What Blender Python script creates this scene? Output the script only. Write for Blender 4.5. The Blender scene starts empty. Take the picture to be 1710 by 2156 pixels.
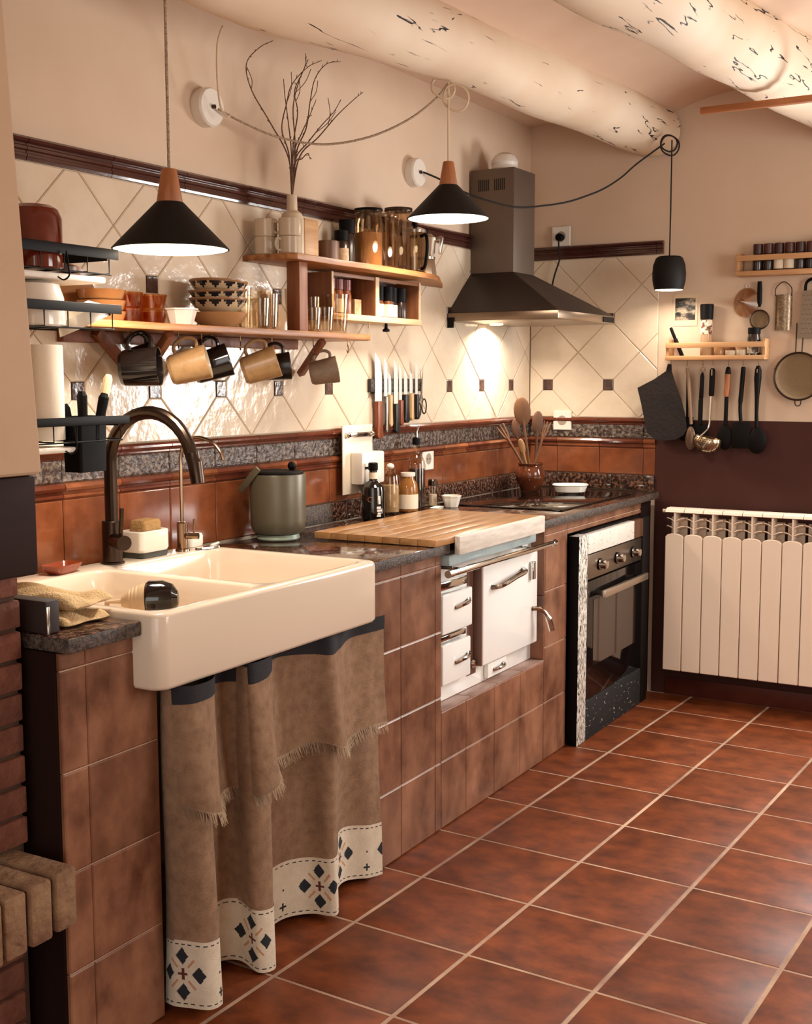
import bpy, bmesh, math, random
from mathutils import Matrix, Vector
random.seed(7)
sc = bpy.context.scene
COL = sc.collection
PI = math.pi

# ------------------------------------------------------------------ camera
cam_d = bpy.data.cameras.new('camera')
cam = bpy.data.objects.new('camera', cam_d); COL.objects.link(cam)
yaw, pit, rol = math.radians(-30.285), math.radians(-6.347), math.radians(-0.123)
fwd = Vector((math.sin(yaw)*math.cos(pit), math.cos(yaw)*math.cos(pit), math.sin(pit)))
right = Vector((math.cos(yaw), -math.sin(yaw), 0))
up = right.cross(fwd)
r2 = right*math.cos(rol) + up*math.sin(rol)
u2 = -right*math.sin(rol) + up*math.cos(rol)
Rm = Matrix((r2, u2, -fwd)).transposed().to_4x4()
cam.matrix_world = Matrix.Translation((2.3016, -2.058, 1.3626)) @ Rm
cam_d.sensor_fit = 'VERTICAL'
cam_d.sensor_height = 24.0
cam_d.lens = 24.0*2525.66/2156
cam_d.clip_start = 0.02
sc.camera = cam

# ------------------------------------------------------------------ world, light, exposure
def lin(h):
    h = h.lstrip('#'); c = [int(h[i:i+2], 16)/255 for i in (0, 2, 4)]
    return tuple(((x+0.055)/1.055)**2.4 if x > 0.04045 else x/12.92 for x in c)+(1.0,)
w = bpy.data.worlds.new('world'); sc.world = w; w.use_nodes = True
w.node_tree.nodes['Background'].inputs[0].default_value = (1.0, 0.95, 0.90, 1)
w.node_tree.nodes['Background'].inputs[1].default_value = 1.0

def area(name, loc, target, sx, sy, power, color, spread=180):
    d = bpy.data.lights.new(name, 'AREA'); d.shape = 'RECTANGLE'; d.size = sx; d.size_y = sy
    d.energy = power; d.color = color; d.spread = math.radians(spread)
    o = bpy.data.objects.new(name, d); COL.objects.link(o); o.location = loc
    o.rotation_euler = (Vector(target)-Vector(loc)).to_track_quat('-Z', 'Y').to_euler()
    return o
# daylight through the window in the end wall, right of the frame
area('window_light', (1.86, 2.895, 1.32), (1.3, 0.6, 0.60), 0.86, 0.90, 52, (1.0, 1.0, 1.0))
# daylight through the window in the wall opposite the counter
area('side_window_light', (3.56, 1.10, 1.50), (0.6, 1.5, 0.7), 1.16, 1.16, 26, (1.0, 0.99, 0.97))
# soft fill light added behind the camera to brighten the end wall
area('rear_fill_light', (2.7, -3.25, 1.6), (1.0, 2.9, 1.0), 1.5, 2.0, 10, (1.0, 0.93, 0.87))

sc.view_settings.view_transform = 'Standard'
sc.view_settings.look = 'None'
sc.view_settings.gamma = 1.0
sc.view_settings.use_curve_mapping = False
sc.view_settings.exposure = 0.62
sc.cycles.max_bounces = 8
sc.cycles.transparent_max_bounces = 12
sc.cycles.caustics_reflective = False
sc.cycles.caustics_refractive = False
sc.cycles.sample_clamp_indirect = 4.0
sc.cycles.blur_glossy = 0.5

# ------------------------------------------------------------------ materials
MATS = {}
def mat(name, col, rough=0.5, metal=0.0, col2=None, nscale=8.0, stretch=(1, 1, 1), contrast=(0.35, 0.65), bump=0.0, bscale=None,
        coat=0.0, trans=0.0, ior=1.45, rand=0.0, emit=None, estr=0.0, spec=0.5, alpha=1.0, detail=5.0, local=False):
    if name in MATS: return MATS[name]
    m = bpy.data.materials.new(name); m.use_nodes = True; nt = m.node_tree; N = nt.nodes; L = nt.links
    b = N['Principled BSDF']
    b.inputs['Base Color'].default_value = lin(col)
    b.inputs['Roughness'].default_value = rough
    b.inputs['Metallic'].default_value = metal
    b.inputs['Coat Weight'].default_value = coat
    b.inputs['Coat Roughness'].default_value = 0.08
    b.inputs['Transmission Weight'].default_value = trans
    b.inputs['IOR'].default_value = ior
    b.inputs['Specular IOR Level'].default_value = spec
    b.inputs['Alpha'].default_value = alpha
    if emit:
        b.inputs['Emission Color'].default_value = lin(emit); b.inputs['Emission Strength'].default_value = estr
    vec = None
    if col2 or bump:
        if local:
            tc = N.new('ShaderNodeTexCoord'); src = tc.outputs['Object']
        else:
            g = N.new('ShaderNodeNewGeometry'); src = g.outputs['Position']
        mp = N.new('ShaderNodeMapping'); mp.inputs['Scale'].default_value = stretch
        L.new(src, mp.inputs['Vector']); vec = mp.outputs['Vector']
    out = None
    if col2:
        n = N.new('ShaderNodeTexNoise'); n.inputs['Scale'].default_value = nscale; n.inputs['Detail'].default_value = detail
        n.inputs['Roughness'].default_value = 0.6
        L.new(vec, n.inputs['Vector'])
        r = N.new('ShaderNodeValToRGB')
        r.color_ramp.elements[0].position = contrast[0]; r.color_ramp.elements[1].position = contrast[1]
        r.color_ramp.elements[0].color = lin(col); r.color_ramp.elements[1].color = lin(col2)
        L.new(n.outputs['Fac'], r.inputs['Fac']); out = r.outputs['Color']
    if rand:
        oi = N.new('ShaderNodeObjectInfo'); hs = N.new('ShaderNodeHueSaturation')
        ma = N.new('ShaderNodeMath'); ma.operation = 'MULTIPLY_ADD'
        ma.inputs[1].default_value = 2*rand; ma.inputs[2].default_value = 1-rand
        L.new(oi.outputs['Random'], ma.inputs[0]); L.new(ma.outputs[0], hs.inputs['Value'])
        if out: L.new(out, hs.inputs['Color'])
        else: hs.inputs['Color'].default_value = lin(col)
        out = hs.outputs['Color']
    if out: L.new(out, b.inputs['Base Color'])
    if bump:
        n2 = N.new('ShaderNodeTexNoise'); n2.inputs['Scale'].default_value = bscale or nscale*2; n2.inputs['Detail'].default_value = 4
        L.new(vec, n2.inputs['Vector'])
        bp = N.new('ShaderNodeBump'); bp.inputs['Strength'].default_value = bump; bp.inputs['Distance'].default_value = 0.01
        L.new(n2.outputs['Fac'], bp.inputs['Height']); L.new(bp.outputs['Normal'], b.inputs['Normal'])
    MATS[name] = m
    return m

def crack_mat(name, base, base2, crack, stretch, scale, width=0.03, mask=(0.5, 0.62), rough=0.7, bump=0.25, cover=0.5):
    """paint or limewash with dark cracks / worn spots where the wood shows"""
    m = bpy.data.materials.new(name); m.use_nodes = True; nt = m.node_tree; N = nt.nodes; L = nt.links
    b = N['Principled BSDF']; b.inputs['Roughness'].default_value = rough
    g = N.new('ShaderNodeNewGeometry'); mp = N.new('ShaderNodeMapping'); mp.inputs['Scale'].default_value = stretch
    L.new(g.outputs['Position'], mp.inputs['Vector'])
    n0 = N.new('ShaderNodeTexNoise'); n0.inputs['Scale'].default_value = 3.0; L.new(g.outputs['Position'], n0.inputs['Vector'])
    r0 = N.new('ShaderNodeValToRGB'); r0.color_ramp.elements[0].color = lin(base); r0.color_ramp.elements[1].color = lin(base2)
    r0.color_ramp.elements[0].position = 0.35; r0.color_ramp.elements[1].position = 0.65
    L.new(n0.outputs['Fac'], r0.inputs['Fac'])
    n1 = N.new('ShaderNodeTexNoise'); n1.inputs['Scale'].default_value = scale; n1.inputs['Detail'].default_value = 3; n1.inputs['Roughness'].default_value = 0.55
    L.new(mp.outputs['Vector'], n1.inputs['Vector'])
    s = N.new('ShaderNodeMath'); s.operation = 'SUBTRACT'; s.inputs[1].default_value = cover; L.new(n1.outputs['Fac'], s.inputs[0])
    a = N.new('ShaderNodeMath'); a.operation = 'ABSOLUTE'; L.new(s.outputs[0], a.inputs[0])
    lt = N.new('ShaderNodeMath'); lt.operation = 'LESS_THAN'; lt.inputs[1].default_value = width; L.new(a.outputs[0], lt.inputs[0])
    n2 = N.new('ShaderNodeTexNoise'); n2.inputs['Scale'].default_value = scale*1.7; n2.inputs['Detail'].default_value = 2
    L.new(mp.outputs['Vector'], n2.inputs['Vector'])
    mr = N.new('ShaderNodeMapRange'); mr.inputs['From Min'].default_value = mask[0]; mr.inputs['From Max'].default_value = mask[1]
    L.new(n2.outputs['Fac'], mr.inputs['Value'])
    mu = N.new('ShaderNodeMath'); mu.operation = 'MULTIPLY'; L.new(lt.outputs[0], mu.inputs[0]); L.new(mr.outputs[0], mu.inputs[1])
    mx = N.new('ShaderNodeMix'); mx.data_type = 'RGBA'; L.new(mu.outputs[0], mx.inputs['Factor'])
    L.new(r0.outputs['Color'], mx.inputs['A']); mx.inputs['B'].default_value = lin(crack)
    L.new(mx.outputs['Result'], b.inputs['Base Color'])
    bp = N.new('ShaderNodeBump'); bp.inputs['Strength'].default_value = bump; bp.inputs['Distance'].default_value = 0.01
    L.new(n0.outputs['Fac'], bp.inputs['Height']); L.new(bp.outputs['Normal'], b.inputs['Normal'])
    MATS[name] = m
    return m

def glassy(name, tint, rough=0.02, base=0.05, edge=0.75):
    """thin glass: tinted see-through with a mirror sheen that grows towards grazing angles"""
    m = bpy.data.materials.new(name); m.use_nodes = True; nt = m.node_tree; N = nt.nodes; L = nt.links
    N.remove(N['Principled BSDF']); out = N['Material Output']
    tr = N.new('ShaderNodeBsdfTransparent'); tr.inputs['Color'].default_value = lin(tint)
    gl = N.new('ShaderNodeBsdfGlossy'); gl.inputs['Roughness'].default_value = rough; gl.inputs['Color'].default_value = (1, .97, .93, 1)
    lw = N.new('ShaderNodeLayerWeight'); lw.inputs['Blend'].default_value = 0.35
    mr = N.new('ShaderNodeMapRange'); mr.inputs['To Min'].default_value = base; mr.inputs['To Max'].default_value = edge
    pw = N.new('ShaderNodeMath'); pw.operation = 'POWER'; pw.inputs[1].default_value = 2.2
    L.new(lw.outputs['Facing'], pw.inputs[0]); L.new(pw.outputs[0], mr.inputs['Value'])
    mx = N.new('ShaderNodeMixShader'); L.new(mr.outputs[0], mx.inputs[0]); L.new(tr.outputs[0], mx.inputs[1]); L.new(gl.outputs[0], mx.inputs[2])
    L.new(mx.outputs[0], out.inputs['Surface']); MATS[name] = m
    return m

def wood(name, c1, c2, along='y', rough=0.5, scale=9, coat=0.0, rand=0.0):
    st = {'x': (.8, 9, 9), 'y': (9, .8, 9), 'z': (9, 9, .8)}[along]
    return mat(name, c1, rough, 0, c2, scale*0.6, st, (0.35, 0.65), 0.12, scale, coat, rand=rand)

# ------------------------------------------------------------------ mesh builder (world coordinates)
class MB:
    def __init__(s): s.v = []; s.f = []; s.m = []
    def add(s, vs, fs, m=0, T=None):
        k = len(s.v)
        for p in vs:
            p = Vector(p)
            s.v.append(T @ p if T is not None else p)
        for f in fs: s.f.append(tuple(i+k for i in f)); s.m.append(m)
        return s
    def box(s, x0, x1, y0, y1, z0, z1, m=0, T=None):
        v = [(x, y, z) for z in (z0, z1) for y in (y0, y1) for x in (x0, x1)]
        f = [(0, 2, 3, 1), (4, 5, 7, 6), (0, 1, 5, 4), (2, 6, 7, 3), (0, 4, 6, 2), (1, 3, 7, 5)]
        return s.add(v, f, m, T)
    def lathe(s, prof, n=24, m=0, T=None, mf=None):
        """prof: list of (r,z) from bottom up; revolved about Z"""
        k = len(s.v); rows = []
        for r, z in prof:
            if r < 1e-6: rows.append([len(s.v)]); s.v.append((T @ Vector((0, 0, z))) if T is not None else Vector((0, 0, z)))
            else:
                row = []
                for i in range(n):
                    a = 2*PI*i/n; p = Vector((r*math.cos(a), r*math.sin(a), z))
                    row.append(len(s.v)); s.v.append(T @ p if T is not None else p)
                rows.append(row)
        for j in range(len(rows)-1):
            A, B = rows[j], rows[j+1]
            for i in range(n):
                i2 = (i+1) % n
                mm = mf(i, j) if mf else m
                if len(A) == 1 and len(B) == 1: continue
                if len(A) == 1: s.f.append((A[0], B[i2], B[i])); s.m.append(mm)
                elif len(B) == 1: s.f.append((A[i], A[i2], B[0])); s.m.append(mm)
                else: s.f.append((A[i], A[i2], B[i2], B[i])); s.m.append(mm)
        return s
    def tube(s, pts, r=0.005, n=8, m=0, T=None, closed=False):
        pts = [Vector(p) for p in pts]; N = len(pts)
        rs = r if isinstance(r, (list, tuple)) else [r]*N
        tan = []
        for i in range(N):
            if closed: t = pts[(i+1) % N]-pts[i-1]
            else: t = pts[min(i+1, N-1)]-pts[max(i-1, 0)]
            tan.append(t.normalized() if t.length > 1e-9 else Vector((0, 0, 1)))
        ref = Vector((0, 0, 1)) if abs(tan[0].z) < 0.9 else Vector((1, 0, 0))
        nrm = (ref-tan[0]*ref.dot(tan[0])).normalized()
        rows = []
        for i in range(N):
            nrm = nrm-tan[i]*nrm.dot(tan[i])
            nrm = nrm.normalized() if nrm.length > 1e-6 else tan[i].orthogonal().normalized()
            bi = tan[i].cross(nrm); row = []
            for j in range(n):
                a = 2*PI*j/n; p = pts[i]+(nrm*math.cos(a)+bi*math.sin(a))*rs[i]
                row.append(len(s.v)); s.v.append(T @ p if T is not None else p)
            rows.append(row)
        R = N if closed else N-1
        for i in range(R):
            A, B = rows[i], rows[(i+1) % N]
            for j in range(n): s.f.append((A[j], A[(j+1) % n], B[(j+1) % n], B[j])); s.m.append(m)
        if not closed:
            s.f.append(tuple(reversed(rows[0]))); s.m.append(m); s.f.append(tuple(rows[-1])); s.m.append(m)
        return s
    def prism(s, poly, fn, d0, d1, m=0, inset=0.0, edge=0.0):
        """poly: 2D loop (ccw); fn(a,b,d)->3D; solid from d0 to d1, top edge chamfered by inset over the last `edge` of depth"""
        n = len(poly); k = len(s.v)
        cx = sum(p[0] for p in poly)/n; cy = sum(p[1] for p in poly)/n
        rings = [[fn(p[0], p[1], d0) for p in poly]]
        if inset:
            rings.append([fn(p[0], p[1], d1-edge) for p in poly])
            ins = []
            for i in range(n):
                a, b, c = Vector(poly[i-1]), Vector(poly[i]), Vector(poly[(i+1) % n])
                e1 = (b-a).normalized(); e2 = (c-b).normalized()
                n1 = Vector((-e1.y, e1.x)); n2 = Vector((-e2.y, e2.x)); bis = n1+n2
                L = bis.length_squared
                ins.append(b+bis*(2*inset/L if L > 1e-6 else 0)) if L > .2 else ins.append(b+(Vector((cx, cy))-b).normalized()*inset)
            rings.append([fn(p[0], p[1], d1) for p in ins])
        else: rings.append([fn(p[0], p[1], d1) for p in poly])
        for r in rings: s.v += [Vector(p) for p in r]
        for j in range(len(rings)-1):
            for i in range(n):
                s.f.append((k+j*n+i, k+j*n+(i+1) % n, k+(j+1)*n+(i+1) % n, k+(j+1)*n+i)); s.m.append(m)
        s.f.append(tuple(reversed(range(k, k+n)))); s.m.append(m)
        s.f.append(tuple(range(k+(len(rings)-1)*n, k+len(rings)*n))); s.m.append(m)
        return s
    def ellipsoid(s, c, r, n=20, m=0, k=10, T=None, z0=-1, z1=1):
        prof = []
        a0, a1 = math.asin(z0), math.asin(z1)
        for i in range(k+1):
            a = a0+(a1-a0)*i/k; prof.append((max(math.cos(a), 0), math.sin(a)))
        M = Matrix.Translation(c) @ Matrix.Diagonal((r[0], r[1], r[2], 1))
        return s.lathe(prof, n, m, (T @ M) if T is not None else M)

def origin_of(o):
    return o['_o'] if '_o' in o else (0, 0, 0)
def obj(name, mb, mats, parent=None, bevel=0.0, seg=2, sharp=24, label=None, cat=None, group=None, kind=None, base=None):
    me = bpy.data.meshes.new(name)
    if parent is not None: org = Vector(ORG[parent.name])
    elif base is not None: org = Vector(base)
    else:
        xs = [p.x for p in mb.v]; ys = [p.y for p in mb.v]; zs = [p.z for p in mb.v]
        org = Vector(((min(xs)+max(xs))/2, (min(ys)+max(ys))/2, min(zs)))
    me.from_pydata([p-org for p in mb.v], [], mb.f)
    if not isinstance(mats, (list, tuple)): mats = [mats]
    for q in mats: me.materials.append(q)
    if len(mats) > 1: me.polygons.foreach_set('material_index', mb.m)
    bm = bmesh.new(); bm.from_mesh(me)
    bmesh.ops.recalc_face_normals(bm, faces=bm.faces)
    if bevel:
        es = [e for e in bm.edges if len(e.link_faces) == 2 and e.calc_face_angle(0) > 0.5]
        bmesh.ops.bevel(bm, geom=es, offset=bevel, segments=seg, profile=0.5, affect='EDGES', clamp_overlap=True)
    bm.to_mesh(me); bm.free()
    me.polygons.foreach_set('use_smooth', [True]*len(me.polygons))
    me.set_sharp_from_angle(angle=math.radians(sharp))
    o = bpy.data.objects.new(name, me); COL.objects.link(o)
    if parent is not None: o.parent = parent; ORG[o.name] = tuple(org)
    else: o.location = org; ORG[o.name] = tuple(org)
    tag(o, label, cat, group, kind)
    return o
ORG = {}
def tag(o, label=None, cat=None, group=None, kind=None):
    if label: o['label'] = label
    if cat: o['category'] = cat
    if group: o['group'] = group
    if kind: o['kind'] = kind
def thing(name, label, cat, loc, group=None, kind=None):
    o = bpy.data.objects.new(name, None); COL.objects.link(o); o.location = loc
    o.empty_display_size = 0.05
    ORG[o.name] = tuple(loc); tag(o, label, cat, group, kind)
    return o
def put(x, y, z, rz=0): return Matrix.Translation((x, y, z)) @ Matrix.Rotation(rz, 4, 'Z')
def frame(loc, zax, xax):
    z = Vector(zax).normalized(); x = Vector(xax); x = (x-z*x.dot(z)).normalized(); y = z.cross(x)
    return Matrix.Translation(loc) @ Matrix((x, y, z)).transposed().to_4x4()
def spline(pts, k=6, closed=False):
    P = [Vector(p) for p in pts]; n = len(P); out = []
    for i in range(n if closed else n-1):
        p0 = P[i-1] if (i > 0 or closed) else P[0]; p1 = P[i]; p2 = P[(i+1) % n]; p3 = P[(i+2) % n] if (closed or i+2 < n) else P[-1]
        for j in range(k):
            t = j/k
            out.append(0.5*((2*p1)+(p2-p0)*t+(2*p0-5*p1+4*p2-p3)*t*t+(3*p1-p0-3*p2+p3)*t**3))
    if not closed: out.append(P[-1])
    return out
def clip(poly, x0, x1, y0, y1):
    def cut(P, f, inter):
        o = []
        for i in range(len(P)):
            a, b = P[i-1], P[i]; fa, fb = f(a), f(b)
            if fa >= 0 and fb >= 0: o.append(b)
            elif fa >= 0 > fb: o.append(inter(a, b, fa, fb))
            elif fb >= 0 > fa: o.append(inter(a, b, fa, fb)); o.append(b)
        return o
    it = lambda a, b, fa, fb: (a[0]+(b[0]-a[0])*fa/(fa-fb), a[1]+(b[1]-a[1])*fa/(fa-fb))
    for f in (lambda p: p[0]-x0, lambda p: x1-p[0], lambda p: p[1]-y0, lambda p: y1-p[1]):
        poly = cut(poly, f, it)
        if len(poly) < 3: return []
    out = []
    for p in poly:
        if not out or (abs(p[0]-out[-1][0])+abs(p[1]-out[-1][1])) > 1e-5: out.append(p)
    if len(out) > 2 and (abs(out[0][0]-out[-1][0])+abs(out[0][1]-out[-1][1])) < 1e-5: out.pop()
    return out if len(out) > 2 else []
def parea(P): return 0.5*abs(sum(P[i-1][0]*P[i][1]-P[i][0]*P[i-1][1] for i in range(len(P))))
# ------------------------------------------------------------------ shared materials
plaster = mat('plaster', 'dac2aa', 0.9, 0, 'd2b89e', 1.6, bump=0.10, bscale=9)
ceil_m = mat('ceiling_plaster', 'dec2aa', 0.9, 0, 'd4b69c', 1.4, bump=0.08, bscale=7)
grout_d = mat('dark_grout', '8a6a58', 0.85)
grout_l = mat('light_grout', 'cdb296', 0.85)
grout_f = mat('floor_grout', '8a6a58', 0.9, 0, 'c4a68c', 3.0, bump=0.1)
wtile = mat('cream_glaze', 'e0cfb8', 0.13, 0, 'd6c3aa', 5, bump=0.22, bscale=20, rand=0.03)
atile = mat('brown_accent_glaze', '5c4034', 0.18, 0, '3a2a26', 30, bump=0.15, bscale=60)
btile = mat('brown_glaze', '6c3a22', 0.16, 0, '8c5030', 9, bump=0.08, bscale=16, rand=0.10, coat=0.3)
cap_m = mat('dark_brown_glaze', '5a2c1c', 0.14, 0, '6a3624', 12, bump=0.05, rand=0.08, coat=0.3)
band_m = mat('stamped_band_glaze', '382a25', 0.22, 0, '77685c', 70, bump=0.6, bscale=85, rand=0.06, contrast=(.45, .6))
trim_m = mat('dark_moulding_glaze', '40201a', 0.14, 0, '4c2a22', 10, bump=0.04, coat=0.4)
ctile = mat('counter_tile', '472415', 0.36, 0, 'a07054', 9, (1, 1, .7), (.26, .76), bump=0.10, bscale=10, rand=0.12, detail=12)
ftile = mat('floor_tile', '3e180a', 0.46, 0, '8c4620', 11, (1.0, 1.3, 1), (0.24, 0.76), 0.03, 14, rand=0.10, detail=12, spec=0.35)
stone = mat('speckled_stone', '2a1c17', 0.10, 0, '7a5644', 95, contrast=(.48, .62), coat=0.2)
stone_e = mat('speckled_stone_edge', '2a211c', 0.55, 0, '5c4c40', 120, contrast=(.4, .62), bump=0.3)
dado_m = mat('maroon_dado', '3e2019', 0.6, 0, '43231c', 4, spec=0.25)
black_m = mat('black_satin', '0e0b0a', 0.5, spec=0.12)
black_g = mat('black_gloss', '120e0d', 0.06, coat=0.4)
steel = mat('steel', 'b4aca2', 0.25, 1.0)
steel_d = mat('dark_steel', '4c4038', 0.32, 1.0)
chrome = mat('chrome', 'd4d0c8', 0.10, 1.0)
white_p = mat('white_plastic', 'e4dccf', 0.35)
white_c = mat('white_ceramic', 'ece4d6', 0.12, coat=0.4)
pine = wood('pine', 'c79a6c', 'b6875a', 'x', 0.5)
pine_y = wood('pine_y', 'cba071', 'b88a5c', 'y', 0.5)
shelf_w = wood('shelf_wood', 'b47a44', '7c4a24', 'y', 0.45, 8)
dark_w = wood('dark_wood', '4c2a1a', '38201a', 'z', 0.5)
glass = glassy('clear_glass', 'f0e8dc')
amber = glassy('amber_glass', 'f0c48a', 0.04, 0.10, 0.5)
amber_d = mat('dark_amber_glaze', '5e2216', 0.10, 0, '74301e', 6, coat=0.4)
paper = mat('paper_label', 'e2d2b8', 0.7)
rust = mat('rust_print', '9a4a2a', 0.7)
wire_m = mat('black_wire', '0f0c0a', 0.5, 0.0, spec=0.15)

XW = 0.04      # face of the tiles on the long wall
YB = 2.925     # face of the tiles on the end wall

# ------------------------------------------------------------------ floor
b = MB().box(-0.1, 4.6, -3.2, 3.0, -0.06, -0.0012)
floor = obj('floor', b, grout_f, kind='structure', label='terracotta tiled kitchen floor with pale joints', base=(0, 0, 0))
FP, PHI, OX, OY = 0.3258, -0.0359, 0.7158, 0.0502
cp, sp_ = math.cos(PHI), math.sin(PHI)
g = 0.0055
for i in range(-4, 10):
    for j in range(-9, 10):
        poly = []
        for a, c in ((g/FP, .0042/FP), (1-g/FP, .0042/FP), (1-g/FP, 1-.0042/FP), (g/FP, 1-.0042/FP)):
            a += i; c += j
            poly.append((OX+FP*(cp*a-sp_*c), OY+FP*(sp_*a+cp*c)))
        poly = clip(poly, 0.50, 4.4, -2.6, YB-0.012)
        if len(poly) < 3 or parea(poly) < 0.002: continue
        obj('floor_tile', MB().prism(poly, lambda p, q, d: (p, q, d), -0.008, 0.0, inset=0.0018, edge=0.0008), ftile, floor)

# ------------------------------------------------------------------ walls
wl = obj('wall_left', MB().box(-0.12, XW-0.010, -3.2, 3.05, -0.05, 2.75), plaster, kind='structure', label='long plastered wall with tiled splashback', base=(0, 0, 0))
wb = obj('wall_back', MB().box(-0.12, 4.6, YB+0.010, YB+0.16, -0.05, 2.75), plaster, kind='structure', label='plastered end wall with radiator', base=(0, 0, 0))
wr = MB()
for (y0_, y1_, z0_, z1_) in ((-3.2, .50, -.05, 2.75), (1.70, 3.05, -.05, 2.75), (.50, 1.70, -.05, .90), (.50, 1.70, 2.10, 2.75)): wr.box(3.6, 3.75, y0_, y1_, z0_, z1_)
obj('wall_right', wr, plaster, kind='structure', label='plastered wall with window opposite the counter', base=(3.6, 0, 0))
fl = lambda a, z, d: (XW-0.010+d, a, z)             # long wall: a = y
fb = lambda a, z, d: (a, YB+0.010-d, z)             # end wall: a = x
def fl_ccw(P): return P
Pd = 0.285; H = Pd/2; Z0 = 1.333; SQ = 0.023; GJ = 0.0016
def wall_tiles(parent, fn, a0, a1, aref, flip):
    # thin grout bed behind the tiles
    bed = MB().prism([(a0, 1.19), (a1, 1.19), (a1, 1.882), (a0, 1.882)], fn, 0.0005, 0.0055)
    obj('grout_bed', bed, grout_l, parent)
    i0 = int((a0-aref)/Pd)-2; i1 = int((a1-aref)/Pd)+2
    for i in range(i0, i1+1):
        for j in range(-1, 3):
            # accent square on the lattice point
            cx, cz = aref+i*Pd, Z0+j*Pd
            s = SQ-0.0012
            P = clip([(cx-s, cz-s*1.05), (cx+s, cz-s*1.05), (cx+s, cz+s*1.05), (cx-s, cz+s*1.05)], a0, a1, 1.192, 1.880)
            if P and parea(P) > 1e-4: obj('accent_tile', MB().prism(P, fn, 0.003, 0.0105, inset=0.002, edge=0.0015), atile, parent)
            for kind in (0, 1):
                h = H-GJ
                if kind == 0:      # centre between two squares of a row: left/right corners clipped
                    x, z = cx+H, cz; c = SQ+0.0008
                    P = [(x-H+c, z-c+GJ), (x, z-h), (x+H-c, z-c+GJ), (x+H-c, z+c-GJ), (x, z+h), (x-H+c, z+c-GJ)]
                else:
                    x, z = cx, cz+H; c = SQ+0.0008
                    P = [(x-c+GJ, z-H+c), (x+c-GJ, z-H+c), (x+h, z), (x+c-GJ, z+H-c), (x-c+GJ, z+H-c), (x-h, z)]
                P = clip(P, a0, a1, 1.192, 1.880)
                if P and parea(P) > 4e-4:
                    obj('wall_tile', MB().prism(P, fn, 0.003, 0.010, inset=0.003, edge=0.002), wtile, parent)
    # border courses below: cap moulding, stamped band, moulding, brown tile, stone skirt
    w = 0.2; i0 = int((a0-aref)/w)-2
    for i in range(i0, int((a1-aref)/w)+2):
        lo, hi = max(a0, aref+0.05+i*w+0.001), min(a1, aref+0.05+(i+1)*w-0.001)
        if hi-lo < 0.015: continue
        def prof(pts, name, m):
            # extrude a moulding profile (depth, z) along the wall
            M = MB(); n = len(pts)
            M.v += [Vector(fn(lo, z, d)) for d, z in pts]+[Vector(fn(hi, z, d)) for d, z in pts]
            for q in range(n): M.f.append((q, (q+1) % n, n+(q+1) % n, n+q)); M.m.append(0)
            M.f.append(tuple(range(n))); M.m.append(0); M.f.append(tuple(range(2*n-1, n-1, -1))); M.m.append(0)
            obj(name, M, m, parent, sharp=30)
        def rect(z0, z1, dep, name, m, e=0.003):
            obj(name, MB().prism([(lo, z0), (hi, z0), (hi, z1), (lo, z1)], fn, 0.0, dep, inset=e, edge=e*0.7), m, parent)
        prof([(0, 1.161), (0.010, 1.161), (0.013, 1.164), (0.013, 1.168), (0.018, 1.171), (0.024, 1.178), (0.024, 1.184), (0.018, 1.1895), (0, 1.1895)], 'cap_tile', cap_m)
        rect(1.104, 1.160, 0.011, 'band_tile', band_m)
        prof([(0, 1.061), (0.010, 1.061), (0.014, 1.066), (0.014, 1.071), (0.011, 1.074), (0.011, 1.079), (0.020, 1.084), (0.023, 1.091), (0.019, 1.099), (0.011, 1.1025), (0, 1.1025)], 'moulding_tile', cap_m if i % 2 else btile)
        rect(0.884 if (not flip and lo < 0.90) else 0.947, 1.060, 0.011, 'brown_tile', btile)
wall_tiles(wl, fl, -0.62, YB-0.001, 0.4515, False)
wall_tiles(wb, fb, XW+0.001, 0.632, 0.1275, True)
# pieces of the end wall right of the tiles: painted dado
obj('dado', MB().box(0.634, 1.375, YB-0.003, YB+0.0105, 0.0, 1.186), dado_m, wb)
obj('dado', MB().box(2.345, 4.5, YB-0.003, YB+0.0105, 0.0, 1.186), dado_m, wb)
obj('dado', MB().box(1.376, 2.344, YB-0.003, YB+0.0105, 0.0, 0.818), dado_m, wb)
bbm = mat('baseboard_tile', '4a2018', 0.3, 0, '5a2a1e', 8)
bb = obj('baseboard_back', MB().box(0.70, 4.5, YB-0.010, YB-0.0035, 0.0, 0.075), bbm, kind='structure', label='dark red baseboard under the radiator', bevel=0.002)

# dark glazed moulding along the top of the tiles, one piece per 20 cm
def rail(nm, fn, a0, a1, parts, lab):
    first = None
    t = thing(nm, lab, None, fn(a0, 1.88, 0), kind='structure')
    k = 0; a = a0
    while a < a1-0.01:
        e = min(a+0.285, a1)
        lo, hi = a+0.001, e-0.001
        M = MB(); pts = [(0.0005, 1.8825), (0.012, 1.8825), (0.013, 1.889), (0.016, 1.891), (0.016, 1.897), (0.0125, 1.899), (0.0125, 1.904), (0.017, 1.907), (0.017, 1.914), (0.013, 1.917), (0.013, 1.921), (0.022, 1.925), (0.025, 1.931), (0.018, 1.937), (0.0005, 1.937)]
        n = len(pts)
        M.v += [Vector(fn(lo, z, d)) for d, z in pts]+[Vector(fn(hi, z, d)) for d, z in pts]
        for q in range(n): M.f.append((q, (q+1) % n, n+(q+1) % n, n+q)); M.m.append(0)
        M.f.append(tuple(range(n))); M.m.append(0); M.f.append(tuple(range(2*n-1, n-1, -1))); M.m.append(0)
        obj('moulding_piece', M, trim_m, t, sharp=25)
        a = e
rail('trim_1', fl, -0.55, 2.333, 0, 'dark brown glazed moulding along the long wall')
rail('trim_2', fb, 0.05, 0.650, 0, 'dark brown glazed moulding on the end wall')

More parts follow.
